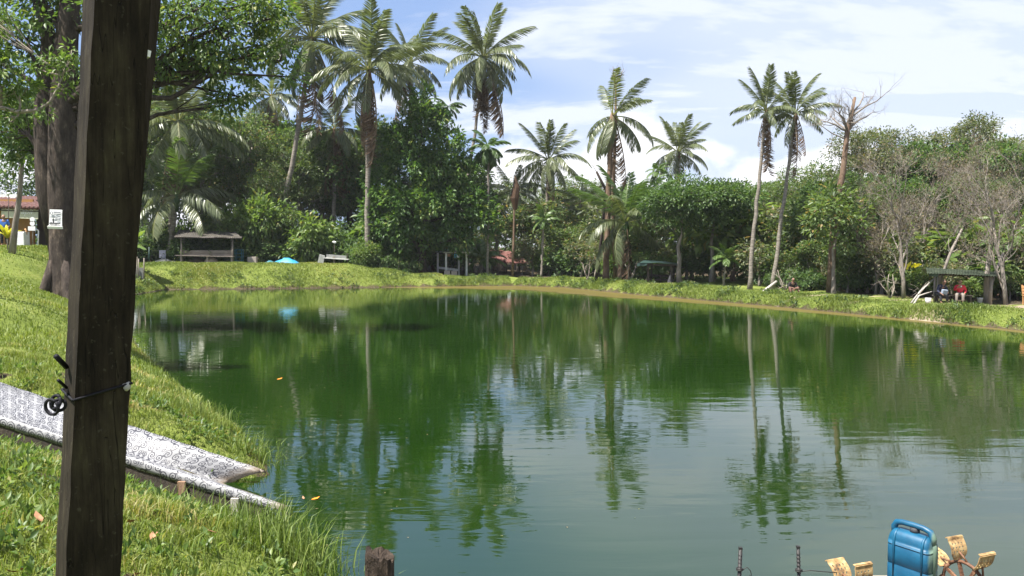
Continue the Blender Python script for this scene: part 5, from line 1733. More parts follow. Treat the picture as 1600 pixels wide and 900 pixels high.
for k_ in range(3):
    solid('slat', 'orange_wood', t, (0, 0.24 + 0.03 * k_, 0.56 + 0.14 * k_), (0.62, 0.03, 0.11), (-0.2, 0, 0))
for sx in (-0.27, 0.27):
    for sy in (-0.2, 0.22):
        solid('leg', 'orange_wood', t, (sx, sy, 0.2), (0.05, 0.05, 0.42))
    solid('back_frame', 'orange_wood', t, (sx, 0.29, 0.66), (0.05, 0.04, 0.55), (-0.2, 0, 0))
# yellow torn sheet in the branches
b = at(1421, 418, Y=42.9)
t = thing('yellow_sheet', 'bright yellow torn plastic sheet caught in the forked grey bare tree', 'plastic sheet', b)
mb = MB()
q = random.Random(4)
for (xa, ya, xb, yb, w_) in ((1405, 420, 1424, 414, 0.22), (1416, 420, 1424, 408, 0.16), (1424, 418, 1432, 411, 0.14), (1428, 417, 1441, 413, 0.16), (1410, 416, 1412, 411, 0.05), (1406, 419, 1420, 421, 0.18)):
    a_, c_ = at(xa, ya, Y=42.9) - b, at(xb, yb, Y=42.7) - b
    m_ = a_.lerp(c_, 0.5) + Vector((0, -0.1, 0.06))
    n_ = (c_ - a_).cross(Vector((0, 1, 0))).normalized() * w_ / 2
    vs = [a_ - n_ * 0.8, a_ + n_ * 0.8, m_ + n_, m_ - n_, c_]
    mb.add(vs, [(0, 1, 2, 3), (3, 2, 4)])
    mb.add([v + Vector((0, 0.01, 0.004)) for v in vs], [(3, 2, 1, 0), (4, 2, 3)])
mb.build('torn_plastic', 'yellow_sheet', t)

# small stub on the bank under the dense tree
b = at(668, 446, Y=70.6)
t = thing('wood_stub', 'short pale brown stub of wood at the waterline below the dense dark tree', 'stump', b)
MB().tube([Vector((0, 0, -0.3)), Vector((0.02, 0, 0.3)), Vector((0, 0, 0.7))], [0.22, 0.17, 0.11], 8).build('stub', 'raw_wood', t, True)

# creeper fence
b = on_ground(600, 70.4)
t = thing('creeper_fence', 'low fence buried in green creeper between the straight palm and the dense tree', 'fence', b)
P = local(b)
for k_ in range(8):
    c = on_ground(543 + k_ * 16, 70.3) - b
    solid('post', 'dark_plank', t, c + Vector((0, 0, 0.5)), (0.09, 0.09, 1.3))
cc = []
for k_ in range(150):
    c = on_ground(545 + rngb.uniform(0, 112), 70.3 + rngb.uniform(-0.25, 0.4)) - b
    cc.append((c.x, c.y, c.z + rngb.uniform(0, 1.25)))
V, T, tt = clump_leaves(rngb, np.array(cc), np.full(len(cc), 0.3), 26, 0.17, 0.5, np.tile(np.array([[0, -1.0, 0.2]]), (len(cc), 1)), 0.5)
link('creeper', np_mesh('creeper', V, T, 'leaf_deep', tt), t)

# ------------------------------------------------------------------ stall on the far left
Y0 = 44
b = on_ground(35, Y0)
P = local(b)
t = thing('stall', 'food stall with red tiled roof, orange wall and cream banner behind the slim tree', 'stall', b)
pa, pb = P(-55, 340, Y0), P(48, 340, Y0)
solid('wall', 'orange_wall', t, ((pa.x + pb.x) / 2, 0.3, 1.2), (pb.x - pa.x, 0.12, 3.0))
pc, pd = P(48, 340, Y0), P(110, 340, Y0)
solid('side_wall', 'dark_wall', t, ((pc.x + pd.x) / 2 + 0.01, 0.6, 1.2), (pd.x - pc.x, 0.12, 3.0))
e0, e1, r1, r0 = P(-60, 322, Y0 - 0.8), P(112, 327, Y0 - 0.8), P(112, 312, Y0 + 2.2), P(-60, 305, Y0 + 2.2)
nrm = (e1 - e0).cross(r0 - e0).normalized()
solid('roof_deck', 'dark_plank', t, (e0 + e1 + r0 + r1) / 4 - Vector((0, 0, 0.14)), ((e1 - e0).length, 3.0, 0.05), (math.atan2((r0 - e0).z, (r0 - e0).y), 0.03, 0))
q = random.Random(9)
tile_me = None
for j in range(6):
    for i in range(26):
        c = (e0.lerp(e1, (i + 0.5) / 26)).lerp(r0.lerp(r1, (i + 0.5) / 26), (j + 0.5) / 6)
        if tile_me is None:
            mbt = MB()
            mbt.tube([Vector((0, -0.31, 0)), Vector((0, 0.31, 0.0))], [0.125, 0.105], 8)
            tile_me = mbt.build('roof_tile', 'red_tile', t, True).data
            tl = bpy.data.objects['roof_tile']
        else:
            tl = link('roof_tile', tile_me, t)
        tl.location = c + nrm * (0.02 + q.uniform(0, 0.02))
        tl.rotation_euler = (math.atan2((r0 - e0).z, (r0 - e0).y) - 0.05, q.uniform(-0.05, 0.05), q.uniform(-0.04, 0.04))
solid('zinc_strip', 'old_zinc', t, P(8, 307.0, Y0 + 1.6), (1.5, 0.7, 0.03), (0.4, 0, 0))
c0, c1 = P(2, 322, Y0 - 0.7), P(60, 340, Y0 - 0.7)
bn = solid('banner', 'cream_banner', t, ((c0.x + c1.x) / 2, c0.y, (c0.z + c1.z) / 2), (c1.x - c0.x, 0.03, 0.72), (0, 0.05, 0))
txt = bpy.data.curves.new('lettering', 'FONT')
txt.body, txt.size, txt.shear, txt.extrude, txt.align_x = 'apil', 0.46, 0.35, 0.004, 'LEFT'
txt.materials.append(MATS['white_paint'])
tmp = bpy.data.objects.new('lettering', txt)
COL.objects.link(tmp)
txm = bpy.data.meshes.new_from_object(tmp.evaluated_get(bpy.context.evaluated_depsgraph_get()))
bpy.data.objects.remove(tmp)
tx = link('lettering', txm, t)
tx.location = (P(33, 334, Y0 - 0.7) + Vector((0, -0.03, 0)))
tx.rotation_euler = (math.pi / 2, 0.05, 0)
fr = thing('white_cabinet', 'white cabinet with an arched yellow top in front of the orange wall', 'cabinet', on_ground(34, Y0 - 0.6))
solid('body', 'white_paint', fr, (0, 0, 0.42), (0.62, 0.5, 0.86), None, 0.02)
solid('door', 'white_board', fr, (0.02, -0.262, 0.42), (0.54, 0.02, 0.74))
solid('handle', 'print_grey', fr, (-0.18, -0.285, 0.42), (0.02, 0.03, 0.16))
MB().ring(Vector((0, 0, 0.80)), (0, 1, 0), 0.30, 0.045, 12, 6, 0, math.pi).build('arched_top', 'orange_wood', fr, True)
sg = thing('round_sign', 'two white discs over a white board on a thin pole right of the cream banner', 'sign', on_ground(51, Y0 - 1.1))
PS = local(on_ground(51, Y0 - 1.1))
rod('pole', 'grey_plank', sg, [Vector((0, 0, -0.2)), PS(51.5, 342, Y0 - 1.1)], 0.03, 6)
for y_ in (343, 349.3):
    MB().disc(PS(51.5, y_, Y0 - 1.1) + Vector((0, -0.05, 0)), (0, 1, 0), 0.135, 0.03, 18).build('disc', 'white_board', sg)
solid('board', 'white_board', sg, PS(50.5, 357, Y0 - 1.1) + Vector((0, -0.05, 0)), (0.40, 0.03, 0.24))
pf = thing('pipe_frame', 'white bent pipe frame standing right of the round sign pole', 'frame', on_ground(58, Y0 - 1.0))
PF = local(on_ground(58, Y0 - 1.0))
rod('pipe', 'white_paint', pf, [Vector((0.04, 0, -0.2)), PF(60, 361, Y0 - 1), PF(59, 359.3, Y0 - 1), PF(54.5, 359.3, Y0 - 1)], 0.035, 7)
lm = thing('pole_lamp', 'white lamp on a thin pole in front of the stall roof', 'lamp', on_ground(13, 42))
PL = local(on_ground(13, 42))
rod('pole', 'dark_plank', lm, [Vector((0, 0, -0.2)), PL(13.5, 303, 42)], 0.02, 5)
MB().tube([PL(11, 305, 42), PL(13, 302.5, 42), PL(16, 301.5, 42)], [0.05, 0.08, 0.03], 7).build('lamp_head', 'white_paint', lm, True)
yp = thing('yellow_plant', 'small yellow leaved plant beside the slim leaning trunk', 'plant', on_ground(12, 36))
for k_ in range(16):
    a = k_ * 2.4
    L_ = 0.5 + 0.5 * (k_ % 3) / 2
    broad_leaf(yp, arc((0, 0, 0.55), (math.cos(a) * L_ * 0.6, math.sin(a) * L_ * 0.6, 0.65 + 0.7 * L_ * (0.4 + 0.6 * (k_ % 4) / 3)), 0.12, 5), 0.14, 'yellow_leaf', k_)
rod('stem', 'bark_grey', yp, [Vector((0, 0, -0.1)), Vector((0, 0, 0.7))], 0.03, 5)

# paper sign on the big trunk
b = at(88, 342, Y=29.25)
t = thing('paper_sign', 'white paper notice with grey print fixed to the huge dark trunk', 'sign', b)
mb = MB()
vs = []
for j in range(7):
    for i in range(5):
        z_ = 0.36 - 0.68 * j / 6
        w_ = 0.24 + 0.02 * (j / 6) ** 3
        vs.append((-w_ + 2 * w_ * i / 4, -0.012 * j + 0.02 * math.sin(i), z_ - 0.02 * (i / 4)))
fs = [(j * 5 + i, (j + 1) * 5 + i, (j + 1) * 5 + i + 1, j * 5 + i + 1) for j in range(6) for i in range(4)]
mb.add(vs, fs).add([(x_, y_ + 0.01, z_) for x_, y_, z_ in vs], [f[::-1] for f in fs])
mb.build('paper', 'white_board', t)
solid('bottom_fold', 'white_paint', t, (0, -0.10, -0.325), (0.56, 0.05, 0.10), (0.3, 0.03, 0))
mb = MB()
mb.ring(Vector((-0.15, -0.045, 0.22)), (0, 1, 0), 0.05, 0.012, 14, 4)
for z_, x0_, x1_, h_ in ((0.25, -0.07, 0.2, 0.05), (0.18, -0.07, 0.2, 0.04), (0.10, -0.2, 0.2, 0.018), (0.06, -0.2, 0.2, 0.018), (0.0, 0.0, 0.2, 0.03), (-0.05, 0.0, 0.18, 0.02)):
    mb.box(((x0_ + x1_) / 2, -0.05 - max(0, (0.36 - z_)) * 0.105 + 0.02, z_), (x1_ - x0_, 0.006, h_))
mb.build('print', 'print_grey', t)
mb = MB()
mb.box((-0.06, -0.085, -0.07), (0.05, 0.006, 0.16)).box((0.0, -0.095, -0.17), (0.42, 0.006, 0.05)).box((-0.15, -0.092, -0.14), (0.04, 0.006, 0.05)).box((0.0, -0.108, -0.235), (0.36, 0.006, 0.035))
mb.build('print', 'print_black', t)


# ------------------------------------------------------------------ people
def skinned(name, V, E, Rd, mat, parent, sub=2):
    me = bpy.data.meshes.new(name)
    me.from_pydata([tuple(v) for v in V], E, [])
    o = bpy.data.objects.new(name, me)
    COL.objects.link(o)
    sk = o.modifiers.new('skin', 'SKIN')
    sk.use_smooth_shade = True
    for i, r_ in enumerate(Rd):
        sv = me.skin_vertices[0].data[i]
        sv.radius = (r_, r_) if not hasattr(r_, '__len__') else r_
        sv.use_root = (i == 0)
    ss = o.modifiers.new('sub', 'SUBSURF')
    ss.levels = ss.render_levels = sub
    dg = bpy.context.evaluated_depsgraph_get()
    new = bpy.data.meshes.new_from_object(o.evaluated_get(dg))
    new.name = name
    o.modifiers.clear()
    o.data = new
    new.materials.clear()
    new.materials.append(MATS[mat])
    new.polygons.foreach_set('use_smooth', [True] * len(new.polygons))
    if parent is not None:
        o.parent = parent
    return o


class Chain:
    def __init__(self):
        self.V, self.E, self.R = [], [], []

    def node(self, p, r, prev=None):
        self.V.append(Vector(p))
        self.R.append(r)
        if prev is not None:
            self.E.append((prev, len(self.V) - 1))
        return len(self.V) - 1


def person(label, loc, rz, J, mats, seated=True, hair=True, scale=1.0):
    """J: joint positions, x to the figure's left, y forward negative, z up"""
    t = thing('person', label, 'person', loc, rz)
    t.scale = (scale,) * 3
    c = Chain()
    pel = c.node(J['pelvis'], (0.13, 0.10))
    wa = c.node(J['waist'], (0.125, 0.095), pel)
    ch = c.node(J['chest'], (0.15, 0.11), wa)
    nb = c.node(J['neck'], (0.055, 0.055), ch)
    hb = c.node(J['chin'], (0.068, 0.078), nb)
    hm = c.node(J['face'], (0.078, 0.092), hb)
    ht = c.node(J['top'], (0.05, 0.062), hm)
    face = Vector(J['face'])
    fw = Vector(J['look']).normalized()
    side = fw.cross(Vector((0, 0, 1))).normalized()
    c.node(face + fw * 0.105 - Vector((0, 0, 0.02)), (0.012, 0.014), hm)
    for s in (-1, 1):
        c.node(face + side * s * 0.088 - Vector((0, 0, 0.01)), (0.012, 0.02), hm)
    for s, k in ((-1, 'r'), (1, 'l')):
        sh = c.node(J['sh_' + k], (0.066, 0.066), ch)
        el = c.node(J['el_' + k], (0.046, 0.046), sh)
        wr = c.node(J['wr_' + k], (0.030, 0.026), el)
        d = (Vector(J['wr_' + k]) - Vector(J['el_' + k])).normalized()
        hd = Vector(J.get('hand_' + k, d)).normalized()
        pm = Vector(J['wr_' + k]) + hd * 0.06
        pi = c.node(pm, (0.036, 0.018), wr)
        wid = hd.cross(Vector((0, 0, 1)))
        wid = wid.normalized() if wid.length > 0.1 else Vector((1, 0, 0))
        for f_, (off, ln) in enumerate(((-0.028, 0.066), (-0.010, 0.078), (0.010, 0.072), (0.028, 0.056))):
            k0 = c.node(pm + hd * 0.038 + wid * off, (0.0095, 0.0095), pi)
            k1 = c.node(pm + hd * (0.038 + ln * 0.5) + wid * off * 1.15 + Vector((0, 0, -0.010)), (0.0085, 0.0085), k0)
            c.node(pm + hd * (0.038 + ln * 0.9) + wid * off * 1.15 + Vector((0, 0, -0.032)), (0.007, 0.007), k1)
        th0 = c.node(pm - hd * 0.012 - wid * 0.045 * s, (0.012, 0.012), pi)
        c.node(pm + hd * 0.03 - wid * 0.062 * s, (0.009, 0.009), th0)
        hp_ = c.node(J['hip_' + k], (0.088, 0.088), pel)
        kn = c.node(J['kn_' + k], (0.060, 0.060), hp_)
        cf = c.node(Vector(J['kn_' + k]).lerp(Vector(J['an_' + k]), 0.35), (0.056, 0.056), kn)
        an = c.node(J['an_' + k], (0.036, 0.036), cf)
        c.node(J['to_' + k], (0.036, 0.024), an)
    skinned('body', c.V, c.E, c.R, mats['skin'], t)
    # shirt
    c = Chain()
    pel = c.node(Vector(J['pelvis']) + Vector((0, 0, 0.05)), (0.155, 0.125))
    wa = c.node(J['waist'], (0.155, 0.125), pel)
    ch = c.node(J['chest'], (0.17, 0.128), wa)
    c.node(Vector(J['chest']).lerp(Vector(J['neck']), 0.75), (0.078, 0.072), ch)
    for k in 'rl':
        sh = c.node(J['sh_' + k], (0.082, 0.082), ch)
        el = c.node(Vector(J['sh_' + k]).lerp(Vector(J['el_' + k]), 0.97), (0.066, 0.066), sh)
        if mats.get('long', True):
            c.node(Vector(J['el_' + k]).lerp(Vector(J['wr_' + k]), 0.85), (0.044, 0.044), el)
    skinned('shirt', c.V, c.E, c.R, mats['shirt'], t)
    c = Chain()
    pel = c.node(Vector(J['pelvis']), (0.152, 0.122))
    for k in 'rl':
        hp_ = c.node(J['hip_' + k], (0.105, 0.105), pel)
        kn = c.node(J['kn_' + k], (0.082, 0.082), hp_)
        c.node(Vector(J['kn_' + k]).lerp(Vector(J['an_' + k]), 0.92), (0.066, 0.066), kn)
    skinned('trousers', c.V, c.E, c.R, mats['trousers'], t)
    for k in 'rl':
        c = Chain()
        a = c.node(Vector(J['an_' + k]) - Vector((0, 0, 0.02)), (0.046, 0.04))
        c.node(Vector(J['to_' + k]), (0.046, 0.032), a)
        skinned('shoe', c.V, c.E, c.R, 'shoe_dark', t, 1)
    c = Chain()
    a = c.node(face - fw * 0.035 + Vector((0, 0, 0.075)), (0.086, 0.095))
    c.node(face - fw * 0.055 + Vector((0, 0, -0.02)), (0.078, 0.075), a)
    skinned('hair', c.V, c.E, c.R, 'hair_black', t, 2)
    for s in (-1, 1):
        e = face + fw * 0.088 + side * s * 0.032 + Vector((0, 0, 0.022))
        MB().tube([e - fw * 0.010, e, e + fw * 0.006], [0.008, 0.011, 0.004], 8).build('eye', 'hair_black', t, True)
    m_ = face + fw * 0.086 - Vector((0, 0, 0.062))
    MB().tube([m_ - side * 0.024, m_ + fw * 0.006, m_ + side * 0.024], [0.005, 0.009, 0.005], 6).build('mouth', 'trouser_brown', t, True)
    return t


def seated_joints(lean=0.05, kx=0.16, fwd=0.42, seat=0.45, look=(0, -1, -0.1), **kw):
    z = seat
    J = dict(pelvis=(0, 0, z + 0.10), waist=(0, -lean * 0.4, z + 0.27), chest=(0, -lean, z + 0.46), neck=(0, -lean * 1.35, z + 0.62), chin=(0, -lean * 1.5 - 0.025, z + 0.69), face=(0, -lean * 1.6 - 0.03, z + 0.76), top=(0, -lean * 1.6, z + 0.85), look=look,
             sh_r=(-0.19, -lean, z + 0.53), sh_l=(0.19, -lean, z + 0.53), el_r=(-0.26, -lean - 0.08, z + 0.27), el_l=(0.26, -lean - 0.08, z + 0.27), wr_r=(-0.17, -0.32, z + 0.20), wr_l=(0.17, -0.32, z + 0.20),
             hip_r=(-0.10, -0.02, z + 0.09), hip_l=(0.10, -0.02, z + 0.09), kn_r=(-kx, -fwd, z + 0.09), kn_l=(kx, -fwd, z + 0.09), an_r=(-kx, -fwd - 0.02, 0.09), an_l=(kx, -fwd - 0.02, 0.09), to_r=(-kx - 0.02, -fwd - 0.15, 0.04), to_l=(kx + 0.02, -fwd - 0.15, 0.04))
    J.update(kw)
    return J


gb = on_ground(1500, 38.6)
pr = person('person in a red shirt and grey trousers sitting under the greenish corrugated roof', on_ground(1499, 38.75), R(-28),
            seated_joints(0.10, 0.15, 0.40, 0.40, (0.35, -0.9, -0.45), el_r=(-0.27, -0.16, 0.70), wr_r=(-0.10, -0.33, 0.86), hand_r=(0.3, -0.4, 0.8), el_l=(0.29, 0.02, 0.66), wr_l=(0.22, -0.20, 0.55)),
            dict(skin='skin_tone', shirt='shirt_red', trousers='trouser_grey'), scale=0.93)
MB().disc((0.06, -0.245, 0.93), (0, 1, 0), 0.035, 0.012, 10).build('emblem', 'emblem_white', pr)
pn = person('person in dark navy clothes bending forward beside the red shirted person', on_ground(1466, 38.85), R(12),
            seated_joints(0.24, 0.20, 0.38, 0.40, (-0.2, -0.9, -0.5), el_r=(-0.34, -0.30, 0.66), wr_r=(-0.28, -0.48, 0.56), el_l=(0.32, -0.24, 0.70), wr_l=(0.14, -0.46, 0.62)),
            dict(skin='skin_dark', shirt='shirt_navy', trousers='trouser_dark'), scale=0.95)
o = solid('grey_bag', 'grey_fabric', None, (0, 0, 0), (0.30, 0.14, 0.24), (0.2, 0.1, 0.2), 0.04)
o.location = on_ground(1468, 38.85) + Vector((-0.05, -0.50, 0.60))
tag(o, 'small grey blue bag held on the lap of the dark navy clothed person', 'bag')
person('person in black with reddish brown trousers crouching on the bank by the white pole', on_ground(1237, 47.2), R(5),
       seated_joints(0.10, 0.27, 0.34, 0.14, (0.1, -1, -0.3), kn_r=(-0.27, -0.30, 0.42), kn_l=(0.27, -0.30, 0.42), an_r=(-0.24, -0.42, 0.09), an_l=(0.24, -0.42, 0.09), to_r=(-0.26, -0.55, 0.04), to_l=(0.26, -0.55, 0.04), wr_r=(-0.16, -0.36, 0.40), wr_l=(0.16, -0.36, 0.40), el_r=(-0.28, -0.14, 0.42), el_l=(0.28, -0.14, 0.42)),
       dict(skin='skin_dark', shirt='shirt_black', trousers='trouser_brown'), scale=1.0)
person('person in a bright blue shirt standing in front of the stall at the left edge', on_ground(7, 41.5), R(25),
       dict(pelvis=(0, 0, 0.92), waist=(0, 0, 1.08), chest=(0, 0, 1.30), neck=(0, 0, 1.47), chin=(0, -0.03, 1.55), face=(0, -0.03, 1.62), top=(0, -0.01, 1.72), look=(0, -1, -0.1), sh_r=(-0.19, 0, 1.38), sh_l=(0.19, 0, 1.38), el_r=(-0.26, 0.02, 1.10), el_l=(0.26, -0.02, 1.10),
            wr_r=(-0.22, -0.20, 0.98), wr_l=(0.2, -0.22, 1.0), hip_r=(-0.1, 0, 0.9), hip_l=(0.1, 0, 0.9), kn_r=(-0.11, -0.02, 0.48), kn_l=(0.11, -0.02, 0.48), an_r=(-0.11, 0.02, 0.09), an_l=(0.11, 0.02, 0.09), to_r=(-0.13, -0.13, 0.04), to_l=(0.13, -0.13, 0.04)),
       dict(skin='skin_tone', shirt='shirt_blue', trousers='trouser_dark', long=False), scale=0.98)

# ------------------------------------------------------------------ near objects
# dark wooden post
YP = 1.25


def post_corners(py):
    a = 147 - 44 * py / 900.0
    f = at(a, py, Y=YP)
    th = R(41)
    e, d = Vector((math.cos(th), math.sin(th), 0)), Vector((-math.sin(th), math.cos(th), 0))
    return f, f + e * 0.084, f + e * 0.084 + d * 0.078, f + d * 0.078


def post_line(z):
    f0, f1 = post_corners(900)[0], post_corners(0)[0]
    return f0.lerp(f1, (z - f0.z) / (f1.z - f0.z))


gp = post_line(1.85)
zb = gz(gp.x, gp.y) - 0.15
th = R(41)
e_, d_ = Vector((math.cos(th), math.sin(th), 0)) * 0.084, Vector((-math.sin(th), math.cos(th), 0)) * 0.078
base = post_line(zb + 0.15)
qp = np.random.default_rng(3)
mb = MB()
lev = np.linspace(zb, 4.35, 60)
vs = []
for z_ in lev:
    f = post_line(z_) - base
    for k_, c in enumerate((f, f + e_ * 0.5, f + e_, f + e_ + d_, f + d_)):
        vs.append(c + Vector((qp.normal() * 0.0007, qp.normal() * 0.0007, 0)))
fs = []
for i in range(len(lev) - 1):
    for k_ in range(5):
        fs.append((i * 5 + k_, i * 5 + (k_ + 1) % 5, (i + 1) * 5 + (k_ + 1) % 5, (i + 1) * 5 + k_))
mb.add(vs, fs)
mb.add(vs[:5], [(4, 3, 2, 1, 0)])
mb.add(vs[-5:], [(0, 1, 2, 3, 4)])
o = mb.build('wooden_post', 'post_wood')
o.location = base
tag(o, 'thick dark wooden post standing close in front at the left', 'post')
# batten behind its right edge
pa, pb = at(178, 560, Y=1.335), at(231, 0, Y=1.335)
dirb = (pb - pa)
p0, p1 = pa - dirb * 0.2, pb + dirb * 0.55
mb = MB()
mb.bar(Vector((0, 0, 0)), p1 - p0, 0.020, 0.035, (0.6, 0.8, 0))
o = mb.build('wooden_batten', 'batten_wood')
o.location = p0
tag(o, 'thin dark batten fixed behind the right edge of the wooden post', 'batten')
b = at(229, 85, Y=1.318)
o = MB().box((0, 0, 0), (0.008, 0.02, 0.011), (0, 0.2, 0.7)).build('clip', 'white_board')
o.location = b
tag(o, 'tiny pale clip on the dark batten', 'clip')
# tie wire round the post
b = at(88, 632, Y=1.22)
t = thing('tie_wire', 'black rubber tie knotted round the wooden post with loose loops', 'wire', b)
P = local(b)
f_, r_, rb, fb = post_corners(625)
k_ = 0.004
ringp = [f_ + (f_ - rb).normalized() * k_, r_ + (r_ - fb).normalized() * k_ + Vector((0, 0, 0.018)), rb + (rb - f_).normalized() * k_ + Vector((0, 0, 0.022)), fb + (fb - r_).normalized() * k_ + Vector((0, 0, 0.006)), f_ + (f_ - rb).normalized() * k_]
rod('loop', 'black_rubber', t, [p_ - b for p_ in ringp], 0.0024, 6)
MB().ring(P(81, 636, 1.222), (0.25, 1, 0.1), 0.0125, 0.0026, 18, 6).build('loop', 'black_rubber', t, True)
MB().ring(P(87, 628, 1.226), (0.4, 1, -0.3), 0.0105, 0.0028, 18, 6).build('loop', 'black_rubber', t, True)
MB().ring(P(92, 633, 1.228), (-0.5, 1, 0.2), 0.0095, 0.0028, 18, 6).build('loop', 'black_rubber', t, True)
rod('loose_end', 'black_rubber', t, [P(87, 556, 1.26), P(104, 574, 1.29)], 0.0042, 6)
rod('loose_end', 'black_rubber', t, [P(91, 594, 1.26), P(104, 606, 1.29)], 0.0026, 6)
rod('knot', 'pale_rope', t, [P(190, 610, 1.305), P(195, 601, 1.30), P(199, 598, 1.305), P(198, 606, 1.30), P(196, 611, 1.305)], [0.003, 0.005, 0.006, 0.006, 0.003], 7)

# patterned slide
FL, FRt, NR, NL = SLIDE
V1 = at(352, 757, z=-0.03)
V0 = FL.lerp(NL, 0.70) - Vector((0, 0, 0.20))


def ext(a, b, t):
    return a + (b - a) * t


base = FL.lerp(NL, 0.5)
base = Vector((base.x, base.y, gz(base.x, base.y)))
t = thing('slide', 'long white slide lined with grey scroll patterned vinyl running down into the pond', 'slide', base)
cols = 13
rows_ = 46
vs, uv = [], []
Ltot = (FRt - FL).length
for i in range(rows_ + 1):
    s = -0.22 + 1.22 * i / rows_
    A, Vv, N = ext(FL, FRt, s), ext(V0, V1, s), ext(NL, NR, s)
    droop = max(0, s - 0.80) / 0.2
    prof = [A + Vector((0, 0.02, -0.05)), A, A.lerp(Vv, 0.25), A.lerp(Vv, 0.5), A.lerp(Vv, 0.75), Vv.lerp(A, 0.06), Vv.lerp(N, 0.12), Vv.lerp(N, 0.4), Vv.lerp(N, 0.7), N, N + Vector((-0.01, -0.035, -0.015)), N + Vector((-0.015, -0.045, -0.07)), N + Vector((-0.015, -0.045, -0.13 + 0.07 * droop))]
    cum = 0.0
    for j, p_ in enumerate(prof):
        w_ = Vector((0, 0, 0.006 * math.sin(s * 37 + j) + 0.008 * math.sin(s * 15 + j * 1.7))) if 1 < j < 9 else Vector((0, 0, 0.004 * math.sin(s * 60 + j)))
        if j:
            cum += (p_ - prof[j - 1]).length
        vs.append(p_ + w_ - base)
        uv.append((5.4 - (1 - s) * Ltot, cum))
mb = MB()
fs = [(i * cols + j, i * cols + j + 1, (i + 1) * cols + j + 1, (i + 1) * cols + j) for i in range(rows_) for j in range(cols - 1)]
mb.add(vs, fs)
ln_ = mb.build('vinyl_liner', 'scroll_vinyl', t, True)
ul = ln_.data.uv_layers.new(name='UVMap')
for lp in ln_.data.loops:
    ul.data[lp.index].uv = uv[lp.vertex_index]
sd_ = ln_.modifiers.new('thick', 'SOLIDIFY')
sd_.thickness, sd_.offset = 0.008, -1
mb = MB()                                                  # boards the liner lies on
for k_ in range(7):
    u0 = k_ / 7 + 0.006
    u1 = (k_ + 1) / 7 - 0.006
    for lo, hi in ((FL, V0),):
        pass
    a0, a1 = FL.lerp(V0, u0) - Vector((0, 0, 0.065)), FRt.lerp(V1, u0) - Vector((0, 0, 0.065))
    c0, c1 = FL.lerp(V0, u1) - Vector((0, 0, 0.065)), FRt.lerp(V1, u1) - Vector((0, 0, 0.065))
    a0, c0 = ext(a1, a0, 1.22), ext(c1, c0, 1.22)
    a1, c1 = ext(a0, a1, 0.80), ext(c0, c1, 0.80)
    dn = Vector((0, 0, -0.03))
    m2 = MB()
    m2.add([a0, a1, c1, c0, a0 + dn, a1 + dn, c1 + dn, c0 + dn], [(0, 1, 2, 3), (7, 6, 5, 4), (0, 4, 5, 1), (1, 5, 6, 2), (2, 6, 7, 3), (3, 7, 4, 0)])
    m2.v = [Vector(p_) - base for p_ in m2.v]
    m2.build('plank', 'raw_wood', t)
n0, n1 = ext(NR, NL, 1.2), ext(NL, NR, 0.93)
o_ = Vector((0.0, -0.012, -0.17))
MB().bar(n0 - base + o_, n1 - base + o_, 0.045, 0.26).build('side_board', 'dark_plank', t)
f0_, f1_ = ext(FRt, FL, 1.2), ext(FL, FRt, 0.88)
MB().bar(f0_ - base + Vector((0, 0.03, -0.16)), f1_ - base + Vector((0, 0.03, -0.16)), 0.04, 0.24).build('side_board', 'dark_plank', t)
for x_, y_, mt in ((291, 748, 'raw_wood'), (372, 800, 'bleached_wood'), (130, 700, 'dark_plank')):
    s = (x_ - 0) / 450.0
    p_ = ext(NL, NR, s) + Vector((0, -0.06, -0.10))
    g_ = gz(p_.x, p_.y)
    MB().bar(p_ - base, Vector((p_.x, p_.y, min(g_, p_.z - 0.1) - 0.2)) - base, 0.10, 0.05).build('leg', mt, t)

# stump
b = on_ground(560, 6.0)
tp_ = at(593, 866, Y=6.0)
b.x = tp_.x
t = thing('mooring_stump', 'rotten dark wooden stump standing at the bottom edge of the picture', 'stump', b)
rg = np.random.default_rng(8)
H_ = tp_.z - b.z
n, m = 28, 12
vs = []
for i in range(m + 1):
    u = i / m
    for k_ in range(n):
        a = 2 * math.pi * k_ / n
        sq = 1 / max(abs(math.cos(a)), abs(math.sin(a))) ** 0.45
        r_ = 0.112 * sq * (1.05 - 0.05 * u) * (1 + 0.035 * math.sin(a * 7 + 0.4) + rg.normal() * 0.012)
        z_ = -0.3 + (H_ + 0.3) * u
        if i == m:
            z_ += -0.16 * math.cos(a) * 0.13 / 0.13 * 0.22 + rg.normal() * 0.010 + 0.015 * math.sin(a * 5)
        vs.append((r_ * math.cos(a), r_ * math.sin(a), z_))
top0 = len(vs)
for k_ in range(n):
    a = 2 * math.pi * k_ / n
    vs.append((0.06 * math.cos(a), 0.06 * math.sin(a), H_ - 0.02 - 0.02 * math.cos(a) + rg.normal() * 0.008))
vs.append((0, 0, H_ - 0.035))
fs = [(i * n + k_, i * n + (k_ + 1) % n, (i + 1) * n + (k_ + 1) % n, (i + 1) * n + k_) for i in range(m + 1) for k_ in range(n)]
fs += [(top0 + k_, top0 + (k_ + 1) % n, len(vs) - 1) for k_ in range(n)]
MB().add(vs, fs).build('heartwood', 'rotten_wood', t)
mb = MB()
